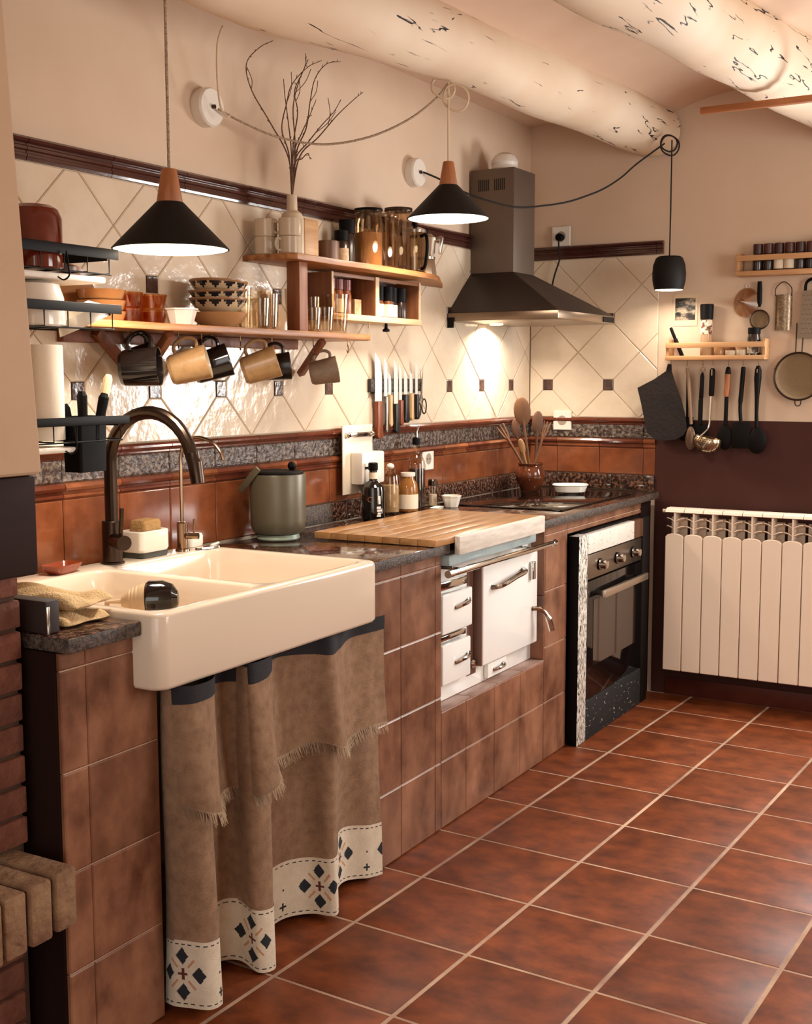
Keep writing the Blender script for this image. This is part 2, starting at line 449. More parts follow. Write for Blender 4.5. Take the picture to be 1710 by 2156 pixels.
# ------------------------------------------------------------------ ceiling vaults and beams
def sample(tab, y):
    if y <= tab[0][0]: return tab[0][1]
    for (y0, a), (y1, c) in zip(tab, tab[1:]):
        if y <= y1: return a+(c-a)*(y-y0)/(y1-y0)
    return tab[-1][1]
B1 = [(-3.2, .20), (0, .305), (.65, .37), (1.1, .435), (1.44, .465), (2.1, .50), (2.75, .56), (3.1, .62)]
B2 = [(-3.2, 1.0), (0, 1.12), (1.0, 1.18), (1.5, 1.20), (2.2, 1.27), (2.6, 1.32), (3.1, 1.40)]
M = MB(); ys = [-3.2+i*0.1 for i in range(62)]+[YB+0.03]
nx = 0
for y in ys:
    row = []
    x1, x2 = sample(B1, y), sample(B2, y)
    for k in range(9): t = k/8; row.append((-0.05+(x1+0.05)*t, y, 2.455+0.03*math.sin(PI*t)-0.03*t))
    for k in range(1, 17): t = k/16; row.append((x1+(x2-x1)*t, y, 2.40+0.12*math.sin(PI*t)**0.7))
    for k in range(1, 17): t = k/16; row.append((x2+0.85*t, y, 2.40+0.12*math.sin(PI*t)**0.7))
    row.append((4.6, y, 2.42)); nx = len(row); M.v += [Vector(p) for p in row]
nb = len(M.v)
M.v += [Vector((p.x, p.y, 2.72)) for p in M.v]
ny = len(ys)
for q in range(ny-1):
    for k in range(nx-1):
        a = q*nx+k; M.f.append((a, a+1, a+nx+1, a+nx)); M.m.append(0)
        M.f.append((nb+a, nb+a+nx, nb+a+nx+1, nb+a+1)); M.m.append(0)
for k in range(nx-1):
    M.f.append((k, nb+k, nb+k+1, k+1)); M.m.append(0)
    a = (ny-1)*nx+k; M.f.append((a, a+1, nb+a+1, nb+a)); M.m.append(0)
obj('ceiling', M, ceil_m, kind='structure', label='plastered vaulted ceiling between the beams', base=(0, 0, 0))

beam_m = crack_mat('limewashed_wood', 'e6d4bc', 'dac2a6', '1c1512', (9, 0.95, 9), 2.0, 0.010, (0.545, 0.59), 0.75, 0.35)
def beam(tab, zc, rx, rz, lab, seed):
    rnd = random.Random(seed)
    M = MB(); n = 20; yy = [-3.1+i*0.12 for i in range(51)]; rows = []
    ph = [rnd.uniform(0, 6) for _ in range(6)]
    for y in yy:
        if y > YB+0.03: y = YB+0.03
        cx = sample(tab, y); row = []
        for k in range(n):
            a = 2*PI*k/n
            s = 1+0.06*math.sin(2.1*y+ph[0]+a)+0.045*math.sin(4.3*y+ph[1]+2*a)+0.03*math.sin(9*y+ph[2]+3*a)
            row.append(len(M.v)); M.v.append(Vector((cx+rx*s*math.cos(a), y, zc+0.012*math.sin(2.4*y+ph[3])+rz*s*math.sin(a))))
        rows.append(row)
    for A, B in zip(rows, rows[1:]):
        for k in range(n): M.f.append((A[k], A[(k+1) % n], B[(k+1) % n], B[k])); M.m.append(0)
    M.f.append(tuple(rows[0])); M.m.append(0); M.f.append(tuple(rows[-1])); M.m.append(0)
    return obj('ceiling_beam', M, beam_m, label=lab, cat='beam', group='limewashed ceiling beams', sharp=60)
beam(B1, 2.405, 0.125, 0.118, 'limewashed log beam that carries the three pendant lamp cords', 3)
beam(B2, 2.395, 0.140, 0.120, 'limewashed log beam at upper right with the wooden batten across it', 11)
bt = MB().box(1.065, 1.55, 2.02, 2.045, 2.243, 2.264)
obj('wooden_batten', bt, wood('batten_wood', 'a8683a', '8a5028', 'x'), label='thin orange brown wooden batten fixed across the right ceiling beam', cat='batten', bevel=0.002)

# ------------------------------------------------------------------ fireplace at the left edge
fp = thing('fireplace', 'brick fireplace with plaster hood and dark mantel beam at the left edge', 'fireplace', (0.3, -0.9, 0))
hood = MB()
Y1 = -0.505
vs = [(0.03, -1.7, 1.19), (0.63, -1.7, 1.19), (0.63, Y1, 1.19), (0.03, Y1, 1.19), (0.03, -1.6, 2.46), (0.545, -1.6, 2.46), (0.545, Y1, 2.46), (0.03, Y1, 2.46)]
hood.add(vs, [(0, 3, 2, 1), (4, 5, 6, 7), (0, 1, 5, 4), (1, 2, 6, 5), (2, 3, 7, 6), (3, 0, 4, 7)])
obj('hood', hood, mat('hood_plaster', 'bd9f82', 0.9, 0, 'b59678', 2, bump=0.12, bscale=8), fp, bevel=0.012, seg=3)
obj('mantel_beam', MB().box(0.04, 0.608, -1.7, Y1, 1.005, 1.188), mat('mantel_wood', '261612', 0.7, 0, '2c1a16', 5, (6, .7, 6), spec=0.15), fp, bevel=0.006)
brick_m = mat('brick', '5a3022', 0.9, 0, '6e4230', 22, bump=0.6, bscale=60, rand=0.16)
brick_m2 = mat('hearth_brick', '74523c', 0.92, 0, '967656', 16, bump=0.8, bscale=50, rand=0.10)
mort = mat('mortar', '4a3428', 0.95, bump=0.5, bscale=50)
obj('pillar_core', MB().box(0.06, 0.543, -1.68, Y1-0.004, 0.0, 1.003), mort, fp)
rnd = random.Random(5)
z = 0.475; r = 0
while z < 0.99:
    y = Y1-(0.0 if r % 2 else 0.0)
    first = 0.11 if r % 2 else 0.225
    yy = Y1; L = first
    while yy > -1.3:
        dx = rnd.uniform(-.002, .003)
        obj('brick', MB().box(0.44, 0.553+dx, max(yy-L, -1.68)+0.006, yy-0.001 if yy == Y1 else yy-0.004, z+0.004, min(z+0.056, 1.002)), brick_m, fp, bevel=0.004)
        yy -= L; L = 0.225
    z += 0.060; r += 1
# rowlock hearth shelf
for k in range(9):
    y1 = -0.527-k*0.0585; dz = rnd.uniform(-.004, .004)
    obj('brick', MB().box(0.47, 0.702+rnd.uniform(-.004, .006), y1-0.049, y1, 0.355+dz, 0.468+dz), brick_m2, fp, bevel=0.006)
obj('hearth_core', MB().box(0.46, 0.688, -1.06, -0.530, 0.362, 0.458), mort, fp)
# recess below the shelf: side bricks receding into the dark
z = 0.01; r = 0
while z < 0.345:
    yy = -0.530; L = 0.225 if r % 2 else 0.12
    while yy > -1.1:
        obj('brick', MB().box(0.44, 0.562, yy-L+0.006, yy-0.004, z+0.004, z+0.058), brick_m, fp, bevel=0.004)
        yy -= L; L = 0.225
    z += 0.062; r += 1
# ------------------------------------------------------------------ masonry counter
ct = thing('tiled_counter', 'long masonry counter faced with square brown tiles', 'counter', (0.33, 1.2, 0))
core_m = mat('masonry', '4a352b', 0.9)
core = [(-0.470, -0.285, 0, 0.848), (-0.285, -0.215, 0, 0.732), (0.615, 1.028, 0, 0.848), (1.028, 1.792, 0, 0.362), (1.792, 1.996, 0, 0.848), (1.996, 2.785, 0.795, 0.848), (2.785, YB-0.012, 0, 0.848)]
obj('dark_filler', MB().box(0.6115, 0.620, 2.786, YB-0.012, 0.001, 0.849), mat('dark_render', '24140f', 0.9, spec=0.1), ct)
for (a, c, z0, z1) in core:
    obj('masonry_block', MB().box(0.06, 0.611, a, c, z0, z1), core_m, ct)
regs = [(-0.475, -0.205, 0.001, 0.849), (0.605, 1.030, 0.001, 0.849), (1.030, 1.790, 0.001, 0.366), (1.790, 1.992, 0.001, 0.849), (1.992, 2.790, 0.795, 0.849)]
ff = lambda a, z, d: (0.611+d, a, z)
zc = [-0.001, 0.211, 0.412, 0.613, 0.813, 0.87]
for i in range(-8, 13):
    ya = 0.7923+0.2*i; yb = ya+0.2
    for k in range(5):
        for (a, c, z0, z1) in regs:
            lo, hi = max(ya, a)+0.0007, min(yb, c)-0.0007
            zl, zh = max(zc[k], z0)+0.0014, min(zc[k+1], z1)-0.0014
            if hi-lo < 0.012 or zh-zl < 0.012: continue
            obj('counter_tile', MB().prism([(lo, zl), (hi, zl), (hi, zh), (lo, zh)], ff, 0.0, 0.009, inset=0.003, edge=0.002), ctile, ct)
cg = mat('counter_grout', 'c0a088', 0.9)
for (a, c, z0, z1) in regs:
    obj('grout_face', MB().box(0.6105, 0.6165, a+.004, c-.004, z0+.003, z1-.003), cg, ct)
# tiled end of the counter, beside the fireplace
obj('end_face', MB().box(0.08, 0.611, -0.480, -0.471, 0.0, 0.849), mat('dark_render', '24140f', 0.9, spec=0.1), ct)
# tiles lining the niche of the wood cooker: ledge and jambs
lt = mat('ledge_tile', 'a08478', 0.35, 0, '8a6c60', 9, rand=0.06)
for k in range(4):
    y0 = 1.0315+k*0.19; obj('ledge_tile', MB().box(0.44, 0.6195, y0+0.001, y0+0.188, 0.3625, 0.3705), lt, ct, bevel=0.0015)
obj('jamb_tile', MB().box(0.30, 0.6195, 1.7835, 1.7915, 0.372, 0.60), ctile, ct, bevel=0.0015)
obj('jamb_tile', MB().box(0.30, 0.6195, 1.7835, 1.7915, 0.602, 0.8485), ctile, ct, bevel=0.0015)
# stone slabs
def slab(y0, y1, x0, x1, lab, extra=None):
    M = MB().box(x0, x1, y0, y1, 0.850, 0.880)
    o = obj('countertop', M, [stone, stone_e], bevel=0.004, seg=2, label=lab, cat='countertop', group='polished stone countertops')
    for p in o.data.polygons:
        if abs(p.normal.z) < 0.5: p.material_index = 1
    return o
slab(-0.478, -0.281, 0.065, 0.648, 'short speckled stone countertop left of the sink')
slab(0.566, 1.034, 0.065, 0.648, 'speckled stone countertop between the sink and the wooden board')
M = MB().prism([(.065, 1.0355), (.231, 1.0355), (.231, 1.672), (.662, 1.672), (.662, YB-.028), (.065, YB-.028)], lambda a, b_, d: (a, b_, d), .850, .880)
o = obj('countertop', M, [stone, stone_e], bevel=0.004, seg=2, label='dark stone countertop in the corner carrying the black hob', cat='countertop', group='polished stone countertops')
for p in o.data.polygons:
    if abs(p.normal.z) < 0.5: p.material_index = 1
# stone skirts against the walls
for k, (a, c) in enumerate([(0.9015+0.2*i, 1.1015+0.2*i) for i in range(11)]):
    if a > YB-0.03: break
    obj('skirt_piece', MB().box(XW-0.010, XW+0.014, a+0.001, min(c, YB-0.001)-0.001, 0.8815, 0.945), stone_e if a < 1.15 else stone, wl, bevel=0.002)
for a, c in ((XW+0.016, 0.24), (0.241, 0.44), (0.441, 0.632)):
    obj('skirt_piece', MB().box(a, c-0.001, YB-0.014, YB+0.0105, 0.8815, 0.945), stone, wb, bevel=0.002)

# ------------------------------------------------------------------ sink
def rrect(hx, hy, r, n=5):
    P = []
    for (sx, sy, a0) in ((1, 1, 0), (-1, 1, 90), (-1, -1, 180), (1, -1, 270)):
        for k in range(n+1):
            a = math.radians(a0+90*k/n); P.append((sx*(hx-r)+r*math.cos(a), sy*(hy-r)+r*math.sin(a)))
    return P
def rr2(x0, x1, y0, y1, r, n=6): return [(p[0]+(x0+x1)/2, p[1]+(y0+y1)/2) for p in rrect((x1-x0)/2, (y1-y0)/2, r, n)]
me = bpy.data.meshes.new('farmhouse_sink'); bm = bmesh.new(); SO = Vector((0.38, 0.14, 0.735))
def rings(R_, close):
    rows = [[bm.verts.new(Vector((p[0], p[1], z))-SO) for p in P] for P, z in R_]
    for A, B in zip(rows, rows[1:]):
        for i in range(len(A)): bm.faces.new((A[i], A[(i+1) % len(A)], B[(i+1) % len(A)], B[i]))
    if close: bm.faces.new(rows[-1])
    return [bm.edges.get((rows[0][i], rows[0][(i+1) % len(rows[0])])) for i in range(len(rows[0]))]
X0, X1, Y0, Y1_ = 0.078, 0.692, -0.278, 0.562
def outer(d, z): return (rr2(X0+d, X1-d, Y0+d, Y1_-d, 0.032), z)
E_ = rings([outer(.010, .8955), outer(.005, .8942), outer(.0015, .8905), outer(0, .885), outer(0, .745), outer(.004, .738), outer(.010, .735)], True)
for (y0, y1) in ((-.245, .096), (.128, .530)):
    def inner(d, z): return (rr2(.172+d, .658-d, y0+d, y1-d, max(.045-d*.3, .02)), z)
    E_ += rings([inner(-.008, .8955), inner(-.003, .894), inner(0, .889), inner(.006, .84), inner(.012, .780), inner(.020, .764), inner(.034, .756), inner(.06, .753)], True)
bmesh.ops.triangle_fill(bm, use_beauty=True, use_dissolve=False, edges=E_)
bmesh.ops.recalc_face_normals(bm, faces=bm.faces)
bm.to_mesh(me); bm.free()
me.materials.append(mat('sink_ceramic', 'dccab4', 0.16, coat=0.3))
me.polygons.foreach_set('use_smooth', [True]*len(me.polygons)); me.set_sharp_from_angle(angle=math.radians(50))
sink = bpy.data.objects.new('farmhouse_sink', me); COL.objects.link(sink); sink.location = SO; ORG[sink.name] = tuple(SO)
tag(sink, 'white ceramic double farmhouse sink with deep apron front', 'sink')
for (cx, cy) in ((0.4, -0.07), (0.4, 0.33)):
    obj('drain', MB().lathe([(0, .7525), (0.034, .7525), (0.036, .7545), (0.026, .7555), (0.022, .7535), (0, .7535)], 24, T=Matrix.Translation((cx, cy, 0))), chrome, sink)
for k in (0, 1):
    obj('overflow_hole', MB().lathe([(0, 0), (0.006, 0.0), (0.006, 0.003), (0, 0.003)], 12, T=frame((0.1785, -0.10+k*0.022, 0.868), (1, 0, 0.15), (0, 1, 0))), black_m, sink)

# ------------------------------------------------------------------ sink curtain
linen = mat('linen', '83654d', 0.95, 0, '9b7b60', 40, bump=0.5, bscale=420, detail=8)
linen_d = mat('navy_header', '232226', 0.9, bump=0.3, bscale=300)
hem_m = mat('hem_white', 'd8cbb6', 0.9, 0, 'cdbfa8', 30, bump=0.3, bscale=400)
navy = mat('navy_print', '22262c', 0.9); redp = mat('red_print', '5a2a22', 0.9); tanp = mat('tan_print', 'b88a66', 0.9)
cu = thing('sink_curtain', 'brown linen curtain with fringed valance and printed white hem below the sink', 'curtain', (0.64, 0.2, 0.0))
plan = spline([(.602, -.190), (.645, -.206), (.716, -.188), (.720, -.140), (.676, -.100), (.612, -.050), (.588, .010), (.618, .040), (.684, .030), (.698, .080), (.660, .125), (.602, .160), (.584, .215), (.588, .275), (.624, .328), (.680, .346), (.684, .372), (.650, .42), (.612, .475), (.604, .53), (.628, .585), (.634, .615), (.640, .647)], 14)
plan = [Vector((p[0], p[1], 0)) for p in [(q.x, q.y) for q in plan]] if len(plan[0]) == 2 else plan
S = [0.0]
for a, c in zip(plan, plan[1:]): S.append(S[-1]+(Vector(c[:2])-Vector(a[:2])).length)
def at(s):
    for k in range(len(S)-1):
        if s <= S[k+1]+1e-9:
            t = (s-S[k])/(S[k+1]-S[k]); return plan[k][0]+(plan[k+1][0]-plan[k][0])*t, plan[k][1]+(plan[k+1][1]-plan[k][1])*t
    return plan[-1][0], plan[-1][1]
def cpos(s, z, out=0.0, gather=0.32):
    x, y = at(s); t = min(max((z-0.05)/0.68, 0), 1)
    k = 1-gather*t
    xx = 0.637+(x-0.637)*k+0.004*math.sin(31*s+9*z)*(0.4+t)
    return Vector((xx+out, y+0.006*math.sin(17*s+5*z), z))
def hemz(s): return 0.014+0.010*math.sin(7.3*s+0.5)+0.006*math.sin(19*s)
def sheet(z0f, z1f, ds, nz, out, mfun, s0=0, s1=None):
    s1 = s1 or S[-1]; n = int((s1-s0)/ds); M = MB()
    for k in range(n+1):
        s = s0+(s1-s0)*k/n; a, c = z0f(s), z1f(s)
        for j in range(nz+1):
            t = j/nz; z = a+(c-a)*t
            M.v.append(cpos(s, z, out(t) if callable(out) else out))
    for k in range(n):
        for j in range(nz):
            q = k*(nz+1)+j; M.f.append((q, q+nz+1, q+nz+2, q+1)); M.m.append(mfun(s0+(s1-s0)*(k+.5)/n, (j+.5)/nz))
    return M
HEM = 0.150
obj('cloth', sheet(lambda s: hemz(s)+HEM-0.004, lambda s: 0.722, 0.010, 26, 0.0, lambda s, t: 0), linen, cu, sharp=80)
PER = 0.205
def motif(s, t):
    v = (t-0.5)*HEM; s = s-0.063; u = (s+PER/2) % PER-PER/2
    for (cu_, cv) in ((0.043, 0), (-0.043, 0), (0, 0.040), (0, -0.040)):
        du, dv = abs(u-cu_), abs(v-cv)
        if du/0.018+dv/0.0195 < 1 or (du < 0.0105 and dv < 0.0105 and du+dv < 0.016): return 1
    if (abs(u) < 0.0035 and abs(v) < 0.013) or (abs(v) < 0.0035 and abs(u) < 0.013): return 2
    d1, d2 = abs(abs(u)-abs(v)), abs(u)+abs(v)
    if d1 < 0.004 and 0.028 < d2 < 0.066: return 3
    w_ = abs(u)-PER/2
    if abs(w_) < 0.0032 and abs(v) < 0.0032: return 2
    if (abs(w_) < 0.003 and abs(v+0.044) < 0.010) or (abs(v+0.044) < 0.003 and abs(w_) < 0.010): return 1
    if abs(abs(v)-0.066) < 0.0014 and math.sin(s*330) > -0.2: return 1
    return 0
obj('printed_hem', sheet(hemz, lambda s: hemz(s)+HEM, 0.0026, 58, 0.0012, motif), [hem_m, navy, redp, tanp], cu, sharp=80)
vh = lambda s: 0.452+0.016*math.sin(9*s+1)+0.008*math.sin(23*s)
obj('valance', sheet(vh, lambda s: 0.724, 0.010, 14, lambda t: 0.008+0.022*(1-t)**1.5, lambda s, t: 0), linen, cu, sharp=80)
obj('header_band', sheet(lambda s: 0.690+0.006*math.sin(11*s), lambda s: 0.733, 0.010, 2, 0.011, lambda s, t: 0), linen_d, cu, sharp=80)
M = MB(); k = 0; s = 0.002; rnd = random.Random(2)
while s < S[-1]-0.002:
    a = cpos(s, vh(s), 0.031); d = Vector((0.006+rnd.uniform(-.004, .006), rnd.uniform(-.004, .006), -0.024+rnd.uniform(-.006, .006)))
    w_ = Vector((0, 0.0011, 0)); p = Vector((0, 0, 0.002))
    M.add([a-w_+p, a+w_+p, a+w_*0.5+d, a-w_*0.5+d], [(0, 1, 2, 3)]); s += 0.0028
obj('fringe', M, mat('fringe_thread', 'a08a70', 0.9), cu, kind='stuff')
# ------------------------------------------------------------------ taps and things at the sink
bronze = mat('brushed_bronze', '463a32', 0.30, 1.0)
t = thing('kitchen_faucet', 'dark brushed gooseneck faucet with side lever behind the sink', 'faucet', (0.128, 0.18, 0.896))
T0 = Matrix.Translation((0.128, 0.18, 0))
obj('body', MB().lathe([(0, .896), (.030, .896), (.030, .900), (.0255, .902), (.0255, 1.003), (.0240, 1.006), (0, 1.006)], 24, T=T0), bronze, t)
arc = [(0.128, 0.18, 1.004), (0.128, .18, 1.10)]
for k in range(0, 15):
    a = PI-PI*0.92*k/14; arc.append((0.263+0.135*math.cos(a), 0.18, 1.153+0.128*math.sin(a)))
arc.append((0.401, .18, 1.165))
obj('neck', MB().tube(arc, 0.0165, 14), bronze, t)
obj('spray_head', MB().tube([(0.3985, .18, 1.185), (0.402, .18, 1.168), (0.406, .18, 1.162), (0.414, .18, 1.112)], [.0175, .0175, .0185, .0170], 16), bronze, t)
lv = obj('valve', MB().tube([(0.148, .170, .957), (0.205, .142, .957)], 0.019, 18), bronze, t)
obj('lever', MB().tube([(0.183, .152, .966), (.190, .148, .995), (.196, .146, 1.043)], [.006, .005, .0055], 10), bronze, lv)

t = thing('filter_tap', 'slim bronze drinking water tap with thin curved spout behind the sink', 'tap', (0.135, 0.44, 0.896))
brz2 = mat('pale_bronze', '9a8068', 0.22, 1.0)
obj('body', MB().lathe([(0, .896), (.020, .896), (.019, .901), (.0145, .904), (.0145, .972), (.010, .976), (0, .976)], 20, T=Matrix.Translation((.135, .44, 0))), brz2, t)
obj('spout', MB().tube(spline([(.135, .44, .975), (.135, .44, 1.10), (.137, .44, 1.16), (.155, .44, 1.196), (.198, .44, 1.207), (.245, .44, 1.195), (.272, .44, 1.172), (.282, .44, 1.148)], 5), 0.0048, 10), brz2, t)
v = obj('valve', MB().tube([(.150, .440, .938), (.182, .452, .938)], 0.0085, 12), brz2, t)
obj('lever', MB().tube([(.170, .447, .942), (.171, .448, .985)], 0.0032, 8), brz2, v)

def rrect(hx, hy, r, n=5):
    P = []
    for (sx, sy, a0) in ((1, 1, 0), (-1, 1, 90), (-1, -1, 180), (1, -1, 270)):
        for k in range(n+1):
            a = math.radians(a0+90*k/n); P.append((sx*(hx-r)+r*math.cos(a), sy*(hy-r)+r*math.sin(a)))
    return P
def loft(rings, T=None, m=0, cap0=True, cap1=True):
    """rings: list of (poly2d, z)"""
    M = MB(); n = len(rings[0][0])
    for P, z in rings: M.v += [(T @ Vector((p[0], p[1], z))) if T is not None else Vector((p[0], p[1], z)) for p in P]
    for j in range(len(rings)-1):
        for i in range(n): M.f.append((j*n+i, j*n+(i+1) % n, (j+1)*n+(i+1) % n, (j+1)*n+i)); M.m.append(m)
    if cap0: M.f.append(tuple(reversed(range(n)))); M.m.append(m)
    if cap1: M.f.append(tuple(range((len(rings)-1)*n, len(rings)*n))); M.m.append(m)
    return M
t = thing('sponge_caddy', 'white ceramic dish with dark base holding a tan sponge beside the faucet', 'sponge holder', (0.108, 0.318, 0.896))
T = put(0.112, 0.318, 0)
obj('base', loft([(rrect(.036, .052, .012), .8965), (rrect(.038, .054, .012), .910)], T), mat('dark_green_base', '3a3a30', 0.5), t)
obj('dish', loft([(rrect(.036, .053, .014), .9105), (rrect(.039, .056, .014), .918), (rrect(.039, .056, .014), .964), (rrect(.037, .054, .013), .967), (rrect(.035, .052, .012), .964), (rrect(.034, .051, .012), .94)], T), white_c, t)
obj('sponge', loft([(rrect(.024, .036, .008), .9405), (rrect(.026, .038, .008), .950), (rrect(.026, .038, .008), .985), (rrect(.023, .035, .008), .993)], put(0.110, 0.322, 0, 0.12)), mat('sponge', 'b08a58', 0.95, 0, 'a07a4a', 60, bump=0.5, bscale=150), t, sharp=50)
t = thing('soap_dish', 'shallow terracotta coloured dish at the back left of the sink', 'dish', (0.13, 0.0, 0.896))
obj('dish', loft([(rrect(.020, .034, .012), .8965), (rrect(.026, .044, .014), .905), (rrect(.031, .050, .016), .918), (rrect(.029, .048, .015), .9185), (rrect(.022, .038, .012), .904)], put(.130, .004, 0, 0.15)), mat('terracotta_plastic', '8a3a1c', 0.3, coat=0.3), t)
t = thing('drain_tab', 'small chrome plate lying on the sink deck by the thin tap', 'sink plate', (0.165, 0.51, 0.896))
obj('plate', loft([(rrect(.014, .038, .012), .8965), (rrect(.013, .037, .012), .901)], put(.163, .512, 0, -0.3)), chrome, t)
obj('tab', MB().tube([(.160, .53, .9015), (.150, .575, .903)], .0035, 8), white_p, t)
obj('soap_bar', loft([(rrect(.018, .030, .008), .8965), (rrect(.020, .032, .010), .905), (rrect(.020, .032, .010), .925), (rrect(.017, .029, .009), .932)], put(.100, .520, 0, 0.1)), white_p, label='pale block of soap behind the thin tap', cat='soap')

obj('red_board', MB().prism([(-.32, .950), (-.150, .952), (-.055, 1.052), (-.10, 1.066), (-.32, 1.030)], lambda a, z_, d: (.0745+d-(z_-.95)*.08, a, z_), 0, .006), mat('red_plastic', '8e3a22', .25, coat=.3), label='red plastic board leaning on the tiles beside the fireplace', cat='board', bevel=.002)

# folded cloth on the left slab
cm = mat('beige_cloth', 'd4b68a', 0.95, 0, 'c2a274', 14, bump=0.5, bscale=200)
def fold(cx, cy, z0, hx, hy, th, rz, seed):
    rnd = random.Random(seed); n, k = 22, 22; M = MB(); T = put(cx, cy, z0, rz)
    ph = [rnd.uniform(0, 6) for _ in range(4)]
    top = []; bot = []
    for side in (1, 0):
        for i in range(n+1):
            for j in range(k+1):
                u, w_ = i/n*2-1, j/k*2-1
                e = min(1, (1-abs(u))*6)*min(1, (1-abs(w_))*6); e = math.sqrt(max(e, 0))
                h = th*(0.55+0.45*e)+0.006*e*math.sin(4*u+ph[0]+2.2*w_)+0.005*e*math.sin(6*w_+ph[1]-3*u)
                dro = -0.004*(1-e)
                x = hx*u*(1+0.03*math.sin(5*w_+ph[2])); y = hy*w_*(1+0.04*math.sin(4*u+ph[3]))
                M.v.append(T @ Vector((x, y, (h+dro) if side else max(0.0005, 0.30*th*(1-e)))))
    q = (n+1)*(k+1)
    for i in range(n):
        for j in range(k):
            a = i*(k+1)+j
            M.f.append((a, a+k+1, a+k+2, a+1)); M.m.append(0); M.f.append((q+a, q+a+1, q+a+k+2, q+a+k+1)); M.m.append(0)
    per = [i*(k+1) for i in range(n+1)]+[n*(k+1)+j for j in range(1, k+1)]+[i*(k+1)+k for i in range(n-1, -1, -1)]+[j for j in range(k-1, 0, -1)]
    for a, c in zip(per, per[1:]+per[:1]): M.f.append((a, c, q+c, q+a)); M.m.append(0)
    return M
obj('folded_cloth', fold(0.475, -0.362, 0.8815, 0.105, 0.064, 0.018, 0.05, 1), cm, label='lower folded beige dishcloth on the slab left of the sink', cat='cloth', group='folded dishcloths', sharp=70)
obj('folded_cloth', fold(0.445, -0.352, 0.9085, 0.125, 0.066, 0.024, 0.22, 4), cm, label='upper rumpled beige dishcloth on top of the folded one left of the sink', cat='cloth', group='folded dishcloths', sharp=70)
t = thing('dark_tray', 'small dark box standing on the slab beside the fireplace pillar', 'box', (0.54, -0.45, 0.8815))
obj('box', MB().box(0.46, 0.588, -0.474, -0.440, 0.8815, 0.945), mat('tray_dark', '2a1c17', .6), t, bevel=0.003)
obj('clip', MB().box(0.5885, 0.592, -0.476, -0.468, 0.8815, 0.935), steel, t, bevel=0.0008)

# dish brush in the left bowl
t = thing('scrubber', 'black and cream round dish scrubber standing in the left sink bowl', 'scrubber', (0.56, -0.10, 0.756))
Tm = frame((0.522, -0.118, 0.886), (0.80, 0.52, 0.05), (0, 0, 1)) @ Matrix.Scale(1.22, 4)
obj('head', MB().lathe([(0, .052), (.012, .051), (.026, .042), (.033, .025), (.034, .0), (.030, -.004), (0, -.004)], 24, T=Tm), black_g, t)
obj('bristle_cup', MB().lathe([(0, -.050), (.010, -.049), (.016, -.040), (.0205, -.034), (.0205, -.031), (.0235, -.028), (.0235, -.025), (.0265, -.021), (.0265, -.018), (.029, -.014), (.0305, -.0045), (0, -.0045)], 24, T=Tm), mat('cream_rubber', 'c4a884', 0.5), t)
obj('stem', MB().tube([Tm @ Vector((0, 0, -.045)), Tm @ Vector((0, 0, -.075)), Vector((.430, -.165, .790))], .006, 8), mat('cream_rubber', 'c4a884'), t)

# ------------------------------------------------------------------ wood-burning cooker in the niche
en = mat('cream_enamel', 'f0eee8', 0.14, coat=0.4)
en_e = mat('brown_enamel', '6e4e40', 0.35)
t = thing('wood_cooker', 'cream enamel wood burning cooker built into the tiled niche', 'cooker', (0.32, 1.41, 0.371))
obj('body', MB().box(0.24, 0.572, 1.045, 1.781, 0.3715, 0.800), en, t, bevel=0.004)
obj('top_plate', MB().box(0.24, 0.640, 1.042, 1.668, 0.808, 0.842), mat('blue_white_enamel', 'aebcbc', 0.25, 0, '9aacae', 20, coat=0.3), t, bevel=0.004)
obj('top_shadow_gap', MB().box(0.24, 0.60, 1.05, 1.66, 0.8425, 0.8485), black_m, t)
rl = obj('front_rail', MB().tube([(0.672, 0.985, .797), (0.672, 1.745, .797)], 0.0095, 14), chrome, t)
for y in (1.06, 1.56): obj('rail_bracket', MB().tube([(0.60, y, .800), (0.645, y, .802), (0.672, y, .797)], .006, 8), chrome, rl)
for y in (0.985, 1.745): obj('rail_cap', MB().tube([(0.672, y-.012, .797), (0.672, y+.012, .797)], .0115, 14), chrome, rl)
def panel(nm, y0, y1, z0, z1, x1, m=en, bev=0.006): return obj(nm, MB().box(0.574, x1, y0, y1, z0, z1), m, t, bevel=bev, seg=3)
obj('dark_gap', MB().box(0.570, 0.5745, 1.285, 1.345, 0.415, 0.775), en_e, t)
d = panel('fire_door', 1.075, 1.272, 0.588, 0.712, 0.600)
obj('handle', MB().tube(spline([(.601, 1.155, .662), (.612, 1.175, .668), (.613, 1.22, .672), (.601, 1.245, .676)], 4), .0065, 10), chrome, d)
d = panel('ash_door', 1.075, 1.262, 0.430, 0.556, 0.600)
obj('handle', MB().tube(spline([(.601, 1.155, .490), (.612, 1.175, .496), (.613, 1.22, .500), (.601, 1.245, .505)], 4), .0065, 10), chrome, d)
obj('vent_slide', MB().box(0.5745, 0.590, 1.08, 1.262, 0.722, 0.748), chrome, t, bevel=0.004)
obj('vent_slide', MB().box(0.5745, 0.588, 1.08, 1.252, 0.562, 0.580), chrome, t, bevel=0.003)
d = panel('oven_door', 1.335, 1.760, 0.440, 0.765, 0.606)
obj('handle', MB().tube(spline([(.607, 1.395, .690), (.630, 1.42, .694), (.634, 1.52, .708), (.632, 1.60, .715), (.607, 1.635, .716)], 5), .0085, 10), chrome, d)
obj('door_catch', MB().box(0.606, 0.622, 1.690, 1.712, 0.672, 0.735), chrome, d, bevel=0.004)
obj('door_edge', MB().box(0.5745, 0.604, 1.3255, 1.3345, 0.442, 0.763), en_e, d, bevel=0.002)
